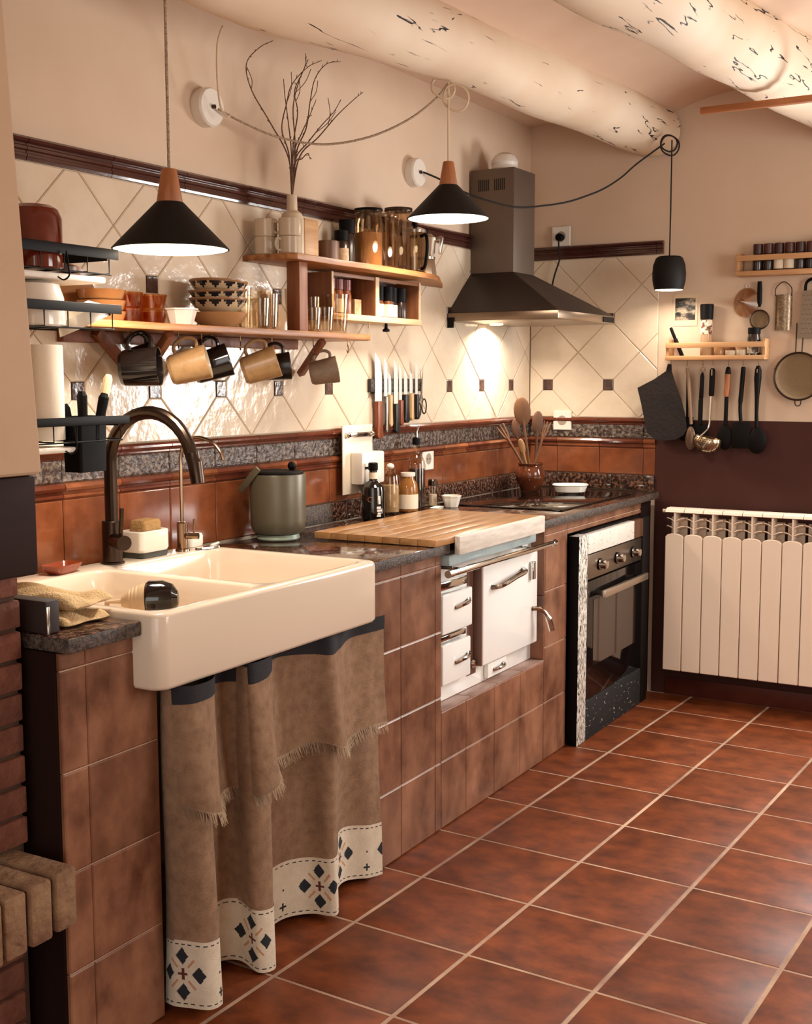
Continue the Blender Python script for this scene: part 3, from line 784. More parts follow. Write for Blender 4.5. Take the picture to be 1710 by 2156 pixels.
obj('lever', MB().tube(spline([(.606, 1.715, .566), (.632, 1.735, .562), (.650, 1.755, .530), (.660, 1.765, .485)], 5), [.008]*10+[.011]*6, 10), chrome, t)
d = panel('drawer', 1.405, 1.545, 0.383, 0.432, 0.590, bev=0.003)
obj('handle', MB().tube(spline([(.591, 1.445, .405), (.602, 1.46, .408), (.603, 1.50, .411), (.591, 1.515, .414)], 4), .006, 10), chrome, d)
obj('hinge', MB().lathe([(0, 0), (.012, .001), (.015, .008), (.010, .016), (0, .018)], 14, T=frame((.5745, 1.315, .452), (1, 0, 0), (0, 1, 0))), chrome, t)

# slatted board over the cooker
t = thing('wooden_board', 'honey coloured slatted board with white painted front edge over the cooker', 'board', (0.45, 1.29, 0.8815))
bw = wood('board_wood', 'b08252', '9a6e42', 'y', 0.32, 8, coat=0.3, rand=0.13)
for k in range(7):
    x0 = 0.236+k*0.0604
    obj('slat', MB().box(x0+0.0006, x0+0.0598, 0.925, 1.655, 0.8815, 0.9015), bw, t, bevel=0.0012)
wp = mat('white_painted_wood', 'd8cfc2', 0.5, 0, 'c0b4a6', 10, (8, 1, 8))
obj('front_edge', MB().box(0.6592, 0.678, 1.036, 1.655, 0.846, 0.9015), wp, t, bevel=0.003)

# ------------------------------------------------------------------ hob and things on the counter
t = thing('ceramic_hob', 'black glass hob set in the corner countertop', 'hob', (0.36, 2.28, 0.8805))
obj('glass_plate', MB().box(0.10, 0.600, 1.97, 2.70, 0.8805, 0.8865), mat('hob_glass', '0c0a0a', 0.05, coat=0.2), t, bevel=0.002)
obj('steel_trim', MB().box(0.6003, 0.606, 1.97, 2.70, 0.8805, 0.8868), steel_d, t)

t = thing('ice_bucket', 'olive green lidded bucket with strap handle behind the sink', 'bucket', (0.145, 0.862, 0.8815))
ol = mat('olive_enamel', '5e5745', 0.38, 0.2)
Tb = put(0.148, 0.862, 0)
obj('body', MB().lathe([(0, .8975), (.060, .8975), (.074, .902), (.081, .915), (.0835, .94), (.0855, 1.075), (.084, 1.079), (0, 1.079)], 36, T=Tb), ol, t)
obj('foot', MB().lathe([(0, .8815), (.064, .8815), (.066, .885), (.062, .897), (0, .897)], 32, T=Tb), mat('pale_green_base', '8c9a88', 0.4), t)
ld = obj('lid', MB().lathe([(0, 1.0795), (.078, 1.0795), (.078, 1.084), (.070, 1.088), (0, 1.088)], 32, T=Tb), black_m, t)
obj('knob', MB().ellipsoid((.170, .905, 1.100), (.013, .013, .014), 14), black_m, ld)
_T = frame((.072, .776, 1.030), (.075, -.006, .072), (.5, -.86, 0)); obj('strap', MB().box(-.004, .004, -.010, .010, 0, .102, T=_T), ol, t, bevel=0.003)

board = mat('cream_board', 'e4d6bf', 0.35)
t = thing('soap_dispenser_board', 'cream wall board with a steel hook rail and boxy dispenser, left of the knives', 'dispenser', (0.06, 1.435, 0.965))
obj('back_board', MB().box(0.0655, 0.071, 1.339, 1.530, 0.968, 1.205), board, t, bevel=0.004)
rr = obj('hook_rail', MB().box(0.075, 0.082, 1.365, 1.515, 1.163, 1.180), chrome, t, bevel=0.003)
for y in (1.362, 1.518): obj('rail_boss', MB().lathe([(0, 0), (.010, 0), (.010, .010), (.006, .015), (0, .015)], 14, T=frame((.0712, y, 1.171), (1, 0, 0), (0, 1, 0))), chrome, rr)
bx = obj('dispenser_box', MB().box(0.0712, 0.120, 1.385, 1.530, 1.002, 1.112), white_p, t, bevel=0.006)
obj('slot', MB().box(0.1195, 0.1212, 1.40, 1.455, 1.055, 1.063), black_m, bx)
obj('window', MB().box(0.1195, 0.1215, 1.432, 1.505, 1.008, 1.051), mat('pale_blue_plastic', 'd0d8d6', 0.3), bx, bevel=0.0008)
obj('spout', MB().lathe([(0, .972), (.018, .972), (.024, 1.001), (0, 1.001)], 16, T=put(.097, 1.440, 0)), mat('smoke_plastic', '8a7a6c', 0.15, trans=0.5), t)

def bottle(nm, lab, x, y, prof, m, cat='bottle', group=None, n=26):
    t = thing(nm, lab, cat, (x, y, 0.8815), group)
    bo = obj('body', MB().lathe(prof, n, T=put(x, y, 0)), m, t)
    return t, bo
Z = 0.8815
t, bo = bottle('oil_bottle', 'squat dark glass oil bottle with black cap and white lettering', 0.148, 1.408,
    [(0, Z), (.036, Z), (.040, Z+.004), (.040, Z+.100), (.037, Z+.115), (.026, Z+.128), (.0145, Z+.136), (.0135, Z+.170), (0, Z+.170)], mat('dark_bottle', '14100e', 0.06, coat=0.4))
obj('neck_label', MB().lathe([(.0142, Z+.142), (.0150, Z+.142), (.0150, Z+.164), (.0142, Z+.164)], 20, T=put(.148, 1.408, 0)), paper, t)
obj('cap', MB().lathe([(0, Z+.1705), (.0155, Z+.1705), (.0165, Z+.173), (.0165, Z+.194), (.014, Z+.197), (0, Z+.197)], 20, T=put(.148, 1.408, 0)), black_m, t)
M = MB(); rnd = random.Random(3)
for (az, z0, hw, hh) in ((-28, .080, .13, .006), (-26, .066, .10, .008), (-30, .046, .20, .004), (-26, .036, .24, .0035), (-28, .026, .16, .0035), (-30, .018, .2, .003)):
    a0 = math.radians(az)
    M.add([(0.148+.0405*math.cos(a0+s), 1.408+.0405*math.sin(a0+s), Z+z0+h) for h in (-hh, hh) for s in (-hw, -hw/3, hw/3, hw)], [(0, 1, 5, 4), (1, 2, 6, 5), (2, 3, 7, 6)])
obj('white_lettering', M, white_p, t)
a0 = math.radians(-72); ring = [( 0.148+.0404*math.cos(a0+.22*math.cos(q)), 1.408+.0404*math.sin(a0+.22*math.cos(q)), Z+.074+.0085*math.sin(q)) for q in [2*PI*k/18 for k in range(18)]]
obj('round_emblem', MB().tube(ring, .0009, 5, closed=True), mat('copper_print', 'a86a44', 0.5), t)

jar_prof = lambda r, h, rn, hn: [(0, Z), (r*.9, Z), (r, Z+.006), (r, Z+h*.72), (r*.9, Z+h*.84), (rn, Z+h*.90), (rn, Z+h*.985), (rn*1.06, Z+h), (rn*.9, Z+h), (rn*.88, Z+h*.9), (r*.84, Z+h*.82), (r*.93, Z+h*.70), (r*.93, Z+.010), (0, Z+.008)]
t, bo = bottle('swing_top_bottle', 'clear ribbed glass bottle with wire swing stopper beside the oil bottle', 0.110, 1.585, jar_prof(.034, .165, .017, .02), glass)
obj('contents', MB().lathe([(0, Z+.0105), (.030, Z+.0105), (.030, Z+.105), (0, Z+.105)], 20, T=put(.110, 1.585, 0)), mat('sugar', 'cdb89a', 0.8, 0, 'e4d6c0', 60), t)
obj('stopper', MB().ellipsoid((.110, 1.585, Z+.172), (.014, .014, .011), 14), white_p, t)
obj('wire_bail', MB().tube([(.110, 1.553, Z+.150), (.118, 1.556, Z+.168), (.112, 1.60, Z+.170), (.110, 1.604, Z+.150)], .0018, 6), steel, t)
t, bo = bottle('honey_jar', 'amber jar with white cap and paper label between the bottles', 0.115, 1.700, [(0, Z), (.034, Z), (.037, Z+.005), (.037, Z+.075), (.034, Z+.100), (.024, Z+.118), (.0225, Z+.128), (0, Z+.128)], mat('honey', 'a87038', 0.12, trans=0.3))
obj('paper_label', MB().lathe([(.0374, Z+.012), (.0380, Z+.012), (.0380, Z+.064), (.0374, Z+.064)], 26, T=put(.115, 1.700, 0)), paper, t)
obj('lid', MB().lathe([(0, Z+.1285), (.026, Z+.1285), (.027, Z+.131), (.027, Z+.142), (0, Z+.143)], 24, T=put(.115, 1.700, 0)), white_p, t)
t, bo = bottle('vinegar_bottle', 'tall square glass bottle half full of dark vinegar with pourer spout', 0.100, 1.790, [(0, Z), (.030, Z), (.033, Z+.004), (.033, Z+.165), (.028, Z+.185), (.014, Z+.205), (.012, Z+.235), (.013, Z+.238), (0, Z+.238)], glass, n=28)
obj('vinegar', MB().lathe([(0, Z+.004), (.0295, Z+.004), (.0295, Z+.150), (0, Z+.150)], 24, T=put(.100, 1.790, 0)), mat('vinegar', '241210', 0.15), t)
ps = obj('pourer', MB().lathe([(0, Z+.2385), (.0145, Z+.2385), (.0145, Z+.262), (.009, Z+.266), (0, Z+.266)], 16, T=put(.100, 1.790, 0)), black_m, t)
obj('spout', MB().tube([(.100, 1.790, Z+.266), (.100, 1.790, Z+.285), (.106, 1.797, Z+.308)], [.0055, .0045, .0035], 10), steel, ps)
t, bo = bottle('salt_shaker', 'small glass salt shaker with dark lid next to the white ramekin', 0.105, 1.905, [(0, Z), (.019, Z), (.021, Z+.004), (.018, Z+.06), (.017, Z+.078), (0, Z+.078)], glass)
obj('salt', MB().lathe([(0, Z+.003), (.017, Z+.003), (.0155, Z+.045), (0, Z+.045)], 18, T=put(.105, 1.905, 0)), white_p, t)
obj('lid', MB().lathe([(0, Z+.0785), (.0185, Z+.0785), (.0185, Z+.096), (.015, Z+.102), (0, Z+.102)], 18, T=put(.105, 1.905, 0)), steel_d, t)
t = thing('ramekin', 'small white flared ramekin in front of the salt shaker', 'ramekin', (0.185, 1.905, Z))
obj('bowl', MB().lathe([(0, Z), (.024, Z), (.026, Z+.004), (.036, Z+.040), (.038, Z+.041), (.038, Z+.045), (.034, Z+.045), (.024, Z+.010), (0, Z+.008)], 8, T=put(.185, 1.905, 0, PI/8)), white_c, t, sharp=20)
obj('spoon_rest', loft([(rrect(.016, .040, .015), Z), (rrect(.019, .043, .017), Z+.008), (rrect(.017, .041, .016), Z+.008), (rrect(.014, .038, .014), Z+.003)], put(.172, 1.815, 0, 0.2)), white_c, label='flat white spoon rest behind the wooden board', cat='spoon rest')

# clay pot with wooden spoons
zc_ = 0.887
t = thing('clay_pot', 'round glazed brown clay pot in the corner holding wooden spoons', 'pot', (0.185, 2.62, zc_))
obj('body', MB().lathe([(0, zc_), (.038, zc_), (.042, zc_+.006), (.060, zc_+.045), (.0635, zc_+.070), (.056, zc_+.098), (.050, zc_+.106), (.055, zc_+.116), (.052, zc_+.117), (.046, zc_+.106), (.05, zc_+.095), (.055, zc_+.07), (.035, zc_+.012), (0, zc_+.010)], 32, T=put(.185, 2.62, 0)), mat('clay_glaze', '4a2414', 0.12, 0, '63321a', 10, coat=0.4), t)
sw = [mat('spoon_wood_a', '7c5434', 0.55, 0, '65422a', 6, (4, 4, 1)), mat('spoon_wood_b', '5a3a26', 0.55), mat('spoon_wood_c', 'a87e52', 0.5)]
def spoon(lab, base, tip, hw, hl, m, fork=False):
    t = thing('wooden_spoon', lab, 'spoon', base, 'wooden spoons in the clay pot')
    b_, e = Vector(base), Vector(tip); ax = (e-b_).normalized()
    obj('handle', MB().tube([b_, b_.lerp(e, .5), e-ax*hl*1.3], [.005, .0055, .0065], 8), m, t)
    T = frame(e-ax*hl, ax, (0.5, -0.85, 0))
    if fork:
        for s in (-1, 0, 1): obj('tine', MB().tube([T @ Vector((0, s*.004, -hl*.5)), T @ Vector((0, s*hw*.55, 0)), T @ Vector((0, s*hw*.8, hl))], [.005, .005, .003], 8), m, t)
    else: obj('blade', MB().ellipsoid((0, 0, 0), (.007, hw, hl), 16, T=T), m, t)
pb = lambda dx, dy: (.185+dx, 2.62+dy, zc_+.016)
spoon('broad pale wooden spoon standing tallest in the clay pot', pb(.005, .01), (.160, 2.565, 1.285), .036, .062, sw[0])
spoon('dark wooden spoon right of the tall one in the clay pot', pb(.012, .012), (.212, 2.635, 1.225), .024, .050, sw[1])
spoon('wooden salad fork leaning left in the clay pot', pb(.020, .015), (.075, 2.545, 1.165), .020, .045, sw[0], True)
spoon('narrow wooden spatula between fork and tall spoon in the clay pot', pb(-.008, .0), (.125, 2.58, 1.190), .018, .045, sw[1])
spoon('wooden fork leaning right in the clay pot', pb(-.012, -.008), (.245, 2.66, 1.180), .018, .045, sw[0], True)
spoon('short pale wooden spoon at the front of the clay pot', pb(.0, .012), (.170, 2.545, 1.11), .014, .035, sw[2])
t = thing('white_dish', 'shallow oval white dish on the black hob', 'dish', (0.36, 2.60, 0.8870))
obj('dish', loft([(rrect(.050, .038, .037, 8), .8870), (rrect(.062, .046, .045, 8), .891), (rrect(.071, .052, .051, 8), .916), (rrect(.076, .055, .054, 8), .919), (rrect(.074, .054, .053, 8), .9225), (rrect(.066, .048, .047, 8), .918), (rrect(.055, .040, .039, 8), .895)], put(.372, 2.612, 0, 0.55)), white_c, t)

# ------------------------------------------------------------------ oven in distressed frame
dist = crack_mat('distressed_paint', 'e0d8cc', 'd4cabc', '17120f', (5, 5, 1.1), 26, 0.055, (0.38, 0.50), 0.6, 0.3, 0.46)
dist_d = crack_mat('worn_black_paint', '0e0b0a', '15100e', 'c8c0b4', (7, 1.5, 4), 14, 0.012, (0.60, 0.63), 0.8, 0.3, 0.5)
t = thing('built_in_oven', 'stainless and black glass oven in a distressed white and black frame', 'oven', (0.36, 2.39, 0.0))
obj('body', MB().box(0.12, 0.634, 2.095, 2.700, 0.02, 0.792), black_m, t)
fr = obj('frame_jamb', MB().box(0.622, 0.662, 2.002, 2.088, 0.001, 0.788), [dist, black_m], t, bevel=0.002)
for p in fr.data.polygons:
    if p.normal.y < -0.5: p.material_index = 1
obj('frame_jamb', MB().box(0.622, 0.662, 2.702, 2.780, 0.001, 0.788), mat('black_paint', '17100d', .6, spec=.2), t, bevel=0.002)
obj('frame_head', MB().box(0.635, 0.663, 2.0885, 2.590, 0.712, 0.786), crack_mat('white_paint_worn', 'e2dacd', 'd8cec0', '2a211c', (5, 1.0, 5), 22, 0.012, (0.55, 0.62), 0.6, 0.3), t, bevel=0.002)
obj('frame_head_block', MB().box(0.635, 0.662, 2.592, 2.700, 0.712, 0.786), wood('brown_block', '6a4630', '50321f', 'z'), t, bevel=0.002)
obj('frame_plinth', MB().box(0.635, 0.662, 2.0885, 2.700, 0.001, 0.150), dist_d, t, bevel=0.002)
cpn = obj('control_panel', MB().box(0.6345, 0.656, 2.103, 2.697, 0.612, 0.706), mat('brushed_steel', '8c8072', 0.35, 1.0), t, bevel=0.002)
for y in (2.222, 2.408, 2.592):
    k_ = obj('knob', MB().lathe([(0, 0), (.020, 0), (.020, .006), (.017, .008), (.0165, .030), (.014, .034), (0, .034)], 20, T=frame((.656, y, .658), (1, 0, 0), (0, 0, 1))), chrome, cpn)
    obj('knob_ring', MB().lathe([(.0205, 0), (.023, 0), (.023, .005), (.0205, .005)], 20, T=frame((.6562, y, .658), (1, 0, 0), (0, 0, 1))), black_m, k_)
dr = obj('door', MB().box(0.6345, 0.656, 2.103, 2.697, 0.152, 0.606), black_g, t, bevel=0.003)
obj('window', MB().box(0.6562, 0.658, 2.165, 2.635, 0.275, 0.530), mat('oven_window', '2a1c14', 0.04, coat=0.5), dr)
obj('handle', MB().box(0.690, 0.704, 2.165, 2.655, 0.540, 0.568), mat('satin_steel', 'c8bcae', 0.3, 1.0), dr, bevel=0.002)
for y in (2.19, 2.63): obj('handle_post', MB().box(0.656, 0.690, y-.012, y+.012, 0.546, 0.562), steel_d, dr, bevel=0.001)

# ------------------------------------------------------------------ radiator
rad_m = mat('radiator_paint', 'f0dcc6', 0.35)
rad = thing('radiator', 'cream sectional radiator on the maroon wall', 'radiator', (0.72, 2.85, 0.13))
NS = 13; first = []
x0 = 0.722
sec = []
P = [(-.0385, .136), (-.036, .133), (.036, .133), (.0385, .136), (.0385, .702), (.030, .711), (.015, .7155), (0, .717), (-.015, .7155), (-.030, .711), (-.0385, .702)]
fr_ = lambda a, z, d: (x0+.04+a, 2.800+.012-d, z)
sec.append(('front_panel', MB().prism(P, fr_, 0, .012, inset=.003, edge=.003)))
sec.append(('rear_panel', MB().box(x0+.006, x0+.074, 2.872, 2.880, .15, .78)))
sec.append(('web', MB().box(x0+.037, x0+.043, 2.8125, 2.872, .15, .70)))
sec.append(('rib', MB().box(x0+.0365, x0+.0435, 2.802, 2.8718, .7175, .803)))
capP = [(2.798, .806), (2.806, .8035), (2.878, .8035), (2.880, .815), (2.866, .822), (2.820, .8225), (2.802, .816)]
sec.append(('cap', MB().prism(capP, lambda a, z, d: (x0+.0015+d, a, z), 0, .077)))
for zz in (.735, .768):
    M = MB(); n = 8
    for side in (-1, 1):
        pts = [(x0+.04+side*(.0045+.033*k/n), 2.806+.010*(k/n)**2, zz+.010*math.sin(PI*k/n*.6)) for k in range(n+1)]
        q = len(M.v)
        for p in pts: M.v += [Vector(p), Vector((p[0], 2.868, p[2]-.012)), Vector((p[0], 2.868, p[2]-.009)), Vector((p[0], p[1], p[2]+.004))]
        for k in range(n):
            for e in range(4): M.f.append((q+k*4+e, q+k*4+(e+1) % 4, q+k*4+4+(e+1) % 4, q+k*4+4+e)); M.m.append(0)
        M.f.append((q, q+1, q+2, q+3)); M.m.append(0); q2 = q+n*4; M.f.append((q2+3, q2+2, q2+1, q2)); M.m.append(0)
    sec.append(('fin', M))
protos = [obj(nm, M, rad_m, rad, sharp=30) for nm, M in sec]
for k in range(1, NS):
    for o in protos:
        c = o.copy(); COL.objects.link(c); c.parent = rad; c.location = o.location+Vector((0.0803*k, 0, 0))
obj('valve', MB().tube([(0.700, 2.84, .806), (0.722, 2.84, .806)], .008, 12), rad_m, rad)
for k in (2, 8):
    obj('bracket', MB().box(x0+.0803*k-.006, x0+.0803*k+.006, 2.8802, 2.9215, .70, .72), rad_m, rad)
# ------------------------------------------------------------------ pendant lamps, cords, wall roses
lamp_wood = wood('lamp_wood', 'a8683c', '8e5630', 'z', 0.45)
shade_m = mat('shade_black', '1a1614', 0.6, spec=0.2)
shade_in = mat('shade_white', 'f0e6d6', 0.5)
glow = mat('lamp_diffuser', 'fff4dc', 0.5, emit='ffe9c4', estr=3.2)
def spot_disk(nm, loc, size, power, color, target=None, spread=160):
    d = bpy.data.lights.new(nm, 'AREA'); d.shape = 'DISK'; d.size = size; d.energy = power; d.color = color; d.spread = math.radians(spread)
    o = bpy.data.objects.new(nm, d); COL.objects.link(o); o.location = loc
    if target: o.rotation_euler = (Vector(target)-Vector(loc)).to_track_quat('-Z', 'Y').to_euler()
    return o
WARM = (1.0, 0.88, 0.75)
def pendant(x, y, zb, lab, hook_z, power):
    t = thing('pendant_lamp', lab, 'pendant lamp', (x, y, zb), 'black cone pendant lamps')
    T = put(x, y, 0); R_ = 0.131; h = 0.105
    obj('shade', MB().lathe([(R_, zb), (R_+.001, zb+.002), (.031, zb+h), (.029, zb+h), (.128, zb+.004), (.1285, zb)], 48, T=T), [shade_m], t)
    obj('diffuser', MB().lathe([(0, zb-.0045), (.06, zb-.004), (.110, zb-.0025), (.1275, zb+.0005), (.1275, zb+.003), (0, zb+.003)], 40, T=T), glow, t)
    obj('neck', MB().lathe([(0, zb+h-.004), (.0285, zb+h-.004), (.0295, zb+h+.001), (.0175, zb+h+.070), (.016, zb+h+.073), (0, zb+h+.073)], 24, T=T), lamp_wood, t)
    obj('cord', MB().tube([(x, y, zb+h+.07), (x-.001, y+.001, (zb+h+.07+hook_z)/2), (x, y, hook_z)], .0034, 8), cordw if 'near' not in lab else corddk, t)
    o = spot_disk('lamp_bulb', (x, y, zb-.006), 0.22, power, WARM)
    return t
cordw = mat('cream_cord', 'cdb698', 0.8)
corddk = mat('twisted_brown_cord', '6e5a48', 0.8, 0, 'b8a084', 260)
cord_b = mat('black_cord', '1c1816', 0.8)
pendant(0.45, 0.060, 1.653, 'black cone pendant lamp with wooden neck hanging near the sink', 2.285, 5.2)
pendant(0.45, 1.384, 1.868, 'black cone pendant lamp with wooden neck hanging in front of the cooker hood', 2.292, 5.2)
x, y, zb = 0.734, 2.745, 1.718
t = thing('barrel_pendant', 'small black barrel shaped pendant lamp by the end wall', 'pendant lamp', (x, y, zb))
obj('shade', MB().lathe([(.056, zb), (.058, zb+.001), (.066, zb+.035), (.0675, zb+.065), (.064, zb+.100), (.054, zb+.126), (.045, zb+.133), (0, zb+.135), (0, zb+.131), (.042, zb+.128), (.060, zb+.098), (.0635, zb+.065), (.062, zb+.035), (.054, zb)], 36, T=put(x, y, 0)), shade_m, t)
obj('diffuser', MB().lathe([(0, zb-.004), (.040, zb-.003), (.0550, zb-.0005), (.0550, zb+.004), (0, zb+.004)], 32, T=put(x, y, 0)), glow, t)
obj('cord', MB().tube([(x, y, zb+.134), (x+.001, y, 2.05), (x, y, 2.310)], .003, 8), cord_b, t)
spot_disk('lamp_bulb', (x, y, zb-.006), 0.10, 1.4, WARM)

def ring(c, r, ax, n=28, wob=0.0):
    T = frame(c, ax, (0, 0, 1)); return [T @ Vector((r*math.cos(2*PI*k/n)*(1+wob*math.sin(4*PI*k/n)), r*math.sin(2*PI*k/n), 0)) for k in range(n)]
face = (0.50, -0.86, 0.1)
t = thing('cord_loop', 'loose loop of cream cord tied at the beam above the second cone lamp', 'cord', (.45, 1.384, 2.28))
obj('loop', MB().tube(ring((.437, 1.372, 2.272), .037, (0.6, -0.7, 0.35), wob=.1), .0036, 8, closed=True), cordw, t)
obj('loop', MB().tube(ring((.470, 1.396, 2.243), .040, (0.35, -0.9, -0.2), wob=.1), .0036, 8, closed=True), cordw, t)
obj('hanging_cord', MB().tube(spline([(.078, .700, 2.122), (.10, .78, 2.098), (.14, .90, 2.072), (.20, 1.05, 2.070), (.28, 1.18, 2.105), (.36, 1.28, 2.165), (.42, 1.35, 2.235), (.448, 1.384, 2.287)], 6), .0034, 8), corddk, label='cream and brown cord sagging from the left wall rose to the beam', cat='cord')
obj('hanging_cord', MB().tube(spline([(.115, .706, 2.105), (.118, .690, 2.095), (.112, .668, 2.120), (.125, .640, 2.19), (.16, .600, 2.265), (.21, .56, 2.295)], 6), .0030, 8), cordw, label='cream cord running from the left wall rose up to the beam', cat='cord')
t = thing('cord_loop', 'loose loop of black cord tied at the far end of the beam', 'cord', (.71, 2.79, 2.30))
obj('loop', MB().tube(ring((.722, 2.745, 2.298), .033, (0.45, -0.88, 0.1), wob=.08), .0032, 8, closed=True), cord_b, t)
obj('loop', MB().tube(ring((.728, 2.740, 2.288), .038, (0.55, -0.80, -0.1), wob=.1), .0032, 8, closed=True), cord_b, t)
obj('hanging_cord', MB().tube(spline([(.075, 1.885, 2.118), (.120, 1.93, 2.095), (.18, 2.00, 2.055), (.25, 2.08, 2.025), (.31, 2.20, 2.012), (.36, 2.32, 2.028), (.42, 2.42, 2.050), (.47, 2.50, 2.080), (.52, 2.56, 2.112), (.57, 2.62, 2.160), (.62, 2.66, 2.215), (.705, 2.74, 2.298)], 6), .0036, 8), cord_b, label='black cord sagging from the right wall rose past the hood to the beam', cat='cord')
def rose(y, z, r, lab):
    t = thing('wall_rose', lab, 'wall rose', (XW-.009, y, z), 'white cord roses on the long wall')
    T = frame((XW-.0095, y, z), (1, 0, 0), (0, 1, 0))
    obj('base', MB().lathe([(0, 0), (r, 0), (r, .030), (r*.92, .036), (0, .036)], 36, T=T), white_p, t)
    obj('nipple', MB().lathe([(0, .0362), (.006, .0362), (.006, .044), (0, .044)], 12, T=T), steel_d, t)
rose(0.690, 2.128, .054, 'round white wall rose with cream cords above the tiles at left')
rose(1.876, 2.117, .052, 'round white wall rose with black cord above the glass jars')

# ------------------------------------------------------------------ cooker hood
t = thing('cooker_hood', 'dark steel chimney cooker hood over the hob', 'cooker hood', (0.28, 2.437, 1.58))
HB = mat('hood_steel', '3a312c', 0.45, 0.45)
HD = mat('duct_steel', '6a5c50', 0.50, 0.5)
ya, yb = 2.139, 2.735
obj('lip', MB().box(XW+.001, .510, ya, yb, 1.585, 1.617), mat('lip_steel', '8a7866', 0.3, 0.9), t, bevel=0.002)
dy0, dy1, dx1 = 2.335, 2.535, 0.232
cn = MB()
cn.add([(XW+.001, ya+.002, 1.6175), (.508, ya+.002, 1.6175), (.508, yb-.002, 1.6175), (XW+.001, yb-.002, 1.6175), (XW+.001, dy0, 1.782), (dx1, dy0, 1.782), (dx1, dy1, 1.782), (XW+.001, dy1, 1.782)],
       [(0, 3, 2, 1), (4, 5, 6, 7), (0, 1, 5, 4), (1, 2, 6, 5), (2, 3, 7, 6), (3, 0, 4, 7)])
obj('canopy', cn, HB, t, bevel=0.002)
du = obj('duct', MB().box(XW+.001, dx1, dy0, dy1, 1.7825, 2.190), HD, t, bevel=0.002)
vm = mat('vent_slot', '231d1a', 0.8)
for gx in (0.075, 0.145):
    for k in range(6): obj('vent_slot', MB().box(gx+k*.0085, gx+k*.0085+.0045, dy0-.0008, dy0+.0005, 2.105, 2.150), vm, du)
obj('control_strip', MB().box(.5102, .5125, 2.60, 2.72, 1.590, 1.611), black_m, t)
obj('corner_cap', MB().box(XW+.002, XW+.03, ya-.004, ya-.0005, 1.560, 1.600), black_m, t)
obj('lamp_lens', MB().lathe([(0, 1.5815), (.028, 1.5815), (.028, 1.5848), (0, 1.5848)], 20, T=put(.098, 2.46, 0)), mat('hood_lens', 'fff0d0', .4, emit='ffe0b0', estr=6), t)
spot_disk('hood_lamp', (.098, 2.46, 1.579), .05, 4.0, (1.0, .88, .74), (.085, 2.46, 1.2), 150)
t = thing('ribbed_bowl', 'pale ribbed bowl upside down on top of the hood duct', 'bowl', (.135, 2.44, 2.191))
M = MB().lathe([(.052*(1+.06*(k % 2)), 2.191+.012*k) for k in range(5)]+[(.040, 2.256), (.022, 2.266), (0, 2.268)], 28, T=put(.140, 2.44, 0))
M.f.append(tuple(range(27, -1, -1))); M.m.append(0)
obj('bowl', M, white_p, t)

# ------------------------------------------------------------------ sockets
def socket(fn, a, z, lab, plug=False, hw=.043):
    base = fn(a, z-hw, 0.0105)
    t = thing('wall_socket', lab, 'socket', base, 'white wall sockets')
    obj('plate', MB().prism([(a-hw, z-hw), (a+hw, z-hw), (a+hw, z+hw), (a-hw, z+hw)], fn, .0108, .0195, inset=.003, edge=.003), white_p, t)
    n = 24; M = MB()
    P = [(a+.0215*math.cos(2*PI*k/n), z+.0215*math.sin(2*PI*k/n)) for k in range(n)]
    obj('well', MB().prism(P, fn, .0196, .0200), mat('socket_shadow', '9c8c7c', .5), t)
    for s in (-1, 1):
        P = [(a+s*.0095+.003*math.cos(2*PI*k/10), z+.003*math.sin(2*PI*k/10)) for k in range(10)]
        obj('pin_hole', MB().prism(P, fn, .0201, .0204), black_m, t)
    if plug:
        P = [(a+.017*math.cos(2*PI*k/16), z-.006+.017*math.sin(2*PI*k/16)) for k in range(16)]
        pl = obj('plug', MB().prism(P, fn, .0206, .050, inset=.004, edge=.006), black_m, t)
        q = [fn(a, z-.02, .045), fn(a+.004, z-.055, .050), fn(a+.006, z-.10, .045), fn(a-.02, z-.17, .04), fn(a-.045, z-.26, .030)]
        obj('flex', MB().tube(spline(q, 5), .0038, 8), cord_b, pl)
socket(fb, 0.2025, 1.176, 'white wall socket above the border tiles on the end wall')
socket(fl, 1.972, 1.055, 'white wall socket beside the vinegar bottle')
socket(fb, 0.187, 1.981, 'white wall socket with black plug above the end wall moulding', True)

# ------------------------------------------------------------------ knife rack
t = thing('magnetic_knife_rack', 'black magnetic knife bar on the tiled wall', 'knife rack', (.048, 1.73, 1.31))
obj('bar', MB().box(XW+.0005, .056, 1.545, 1.915, 1.315, 1.362), mat('rack_plastic', '2c211d', .5), t, bevel=.003)
for z in (1.329, 1.348): obj('magnet_strip', MB().box(.0560, .0572, 1.552, 1.908, z-.004, z+.004), mat('magnet', '4c4039', .4, .6), t)
kh = {'b': mat('black_handle', '17130f', .45), 'w': wood('knife_wood', '8a4a2a', '6a3218', 'z', .4), 'p': wood('pale_knife_wood', 'd2ac7c', 'bc9464', 'z', .5), 's': steel}
blade_m = mat('blade_steel', 'e4dfd6', .35, .55)
def knife(y, ztip, zj, zend, w, hc, lab, hw=None):
    t = thing('kitchen_knife', lab, 'knife', (.060, y, zend), 'knives on the magnetic bar')
    P = [(y-w*.5, zj), (y+w*.5, zj), (y+w*.5, zj+(ztip-zj)*.55), (y+w*.30, zj+(ztip-zj)*.82), (y-w*.5, ztip)]
    obj('blade', MB().prism(P, lambda a, z, d: (d, a, z), .0576, .0592), blade_m, t)
    h = hw or max(w*.62, .017)
    P = [(y-h*.5, zj-.001), (y+h*.5, zj-.001), (y+h*.46, zj-(zj-zend)*.5), (y+h*.62, zend+.008), (y+h*.3, zend), (y-h*.3, zend), (y-h*.56, zend+.01), (y-h*.46, zj-(zj-zend)*.5)]
    obj('handle', MB().prism(list(reversed(P)), lambda a, z, d: (d, a, z), .0500, .0680), kh[hc], t, bevel=.003)
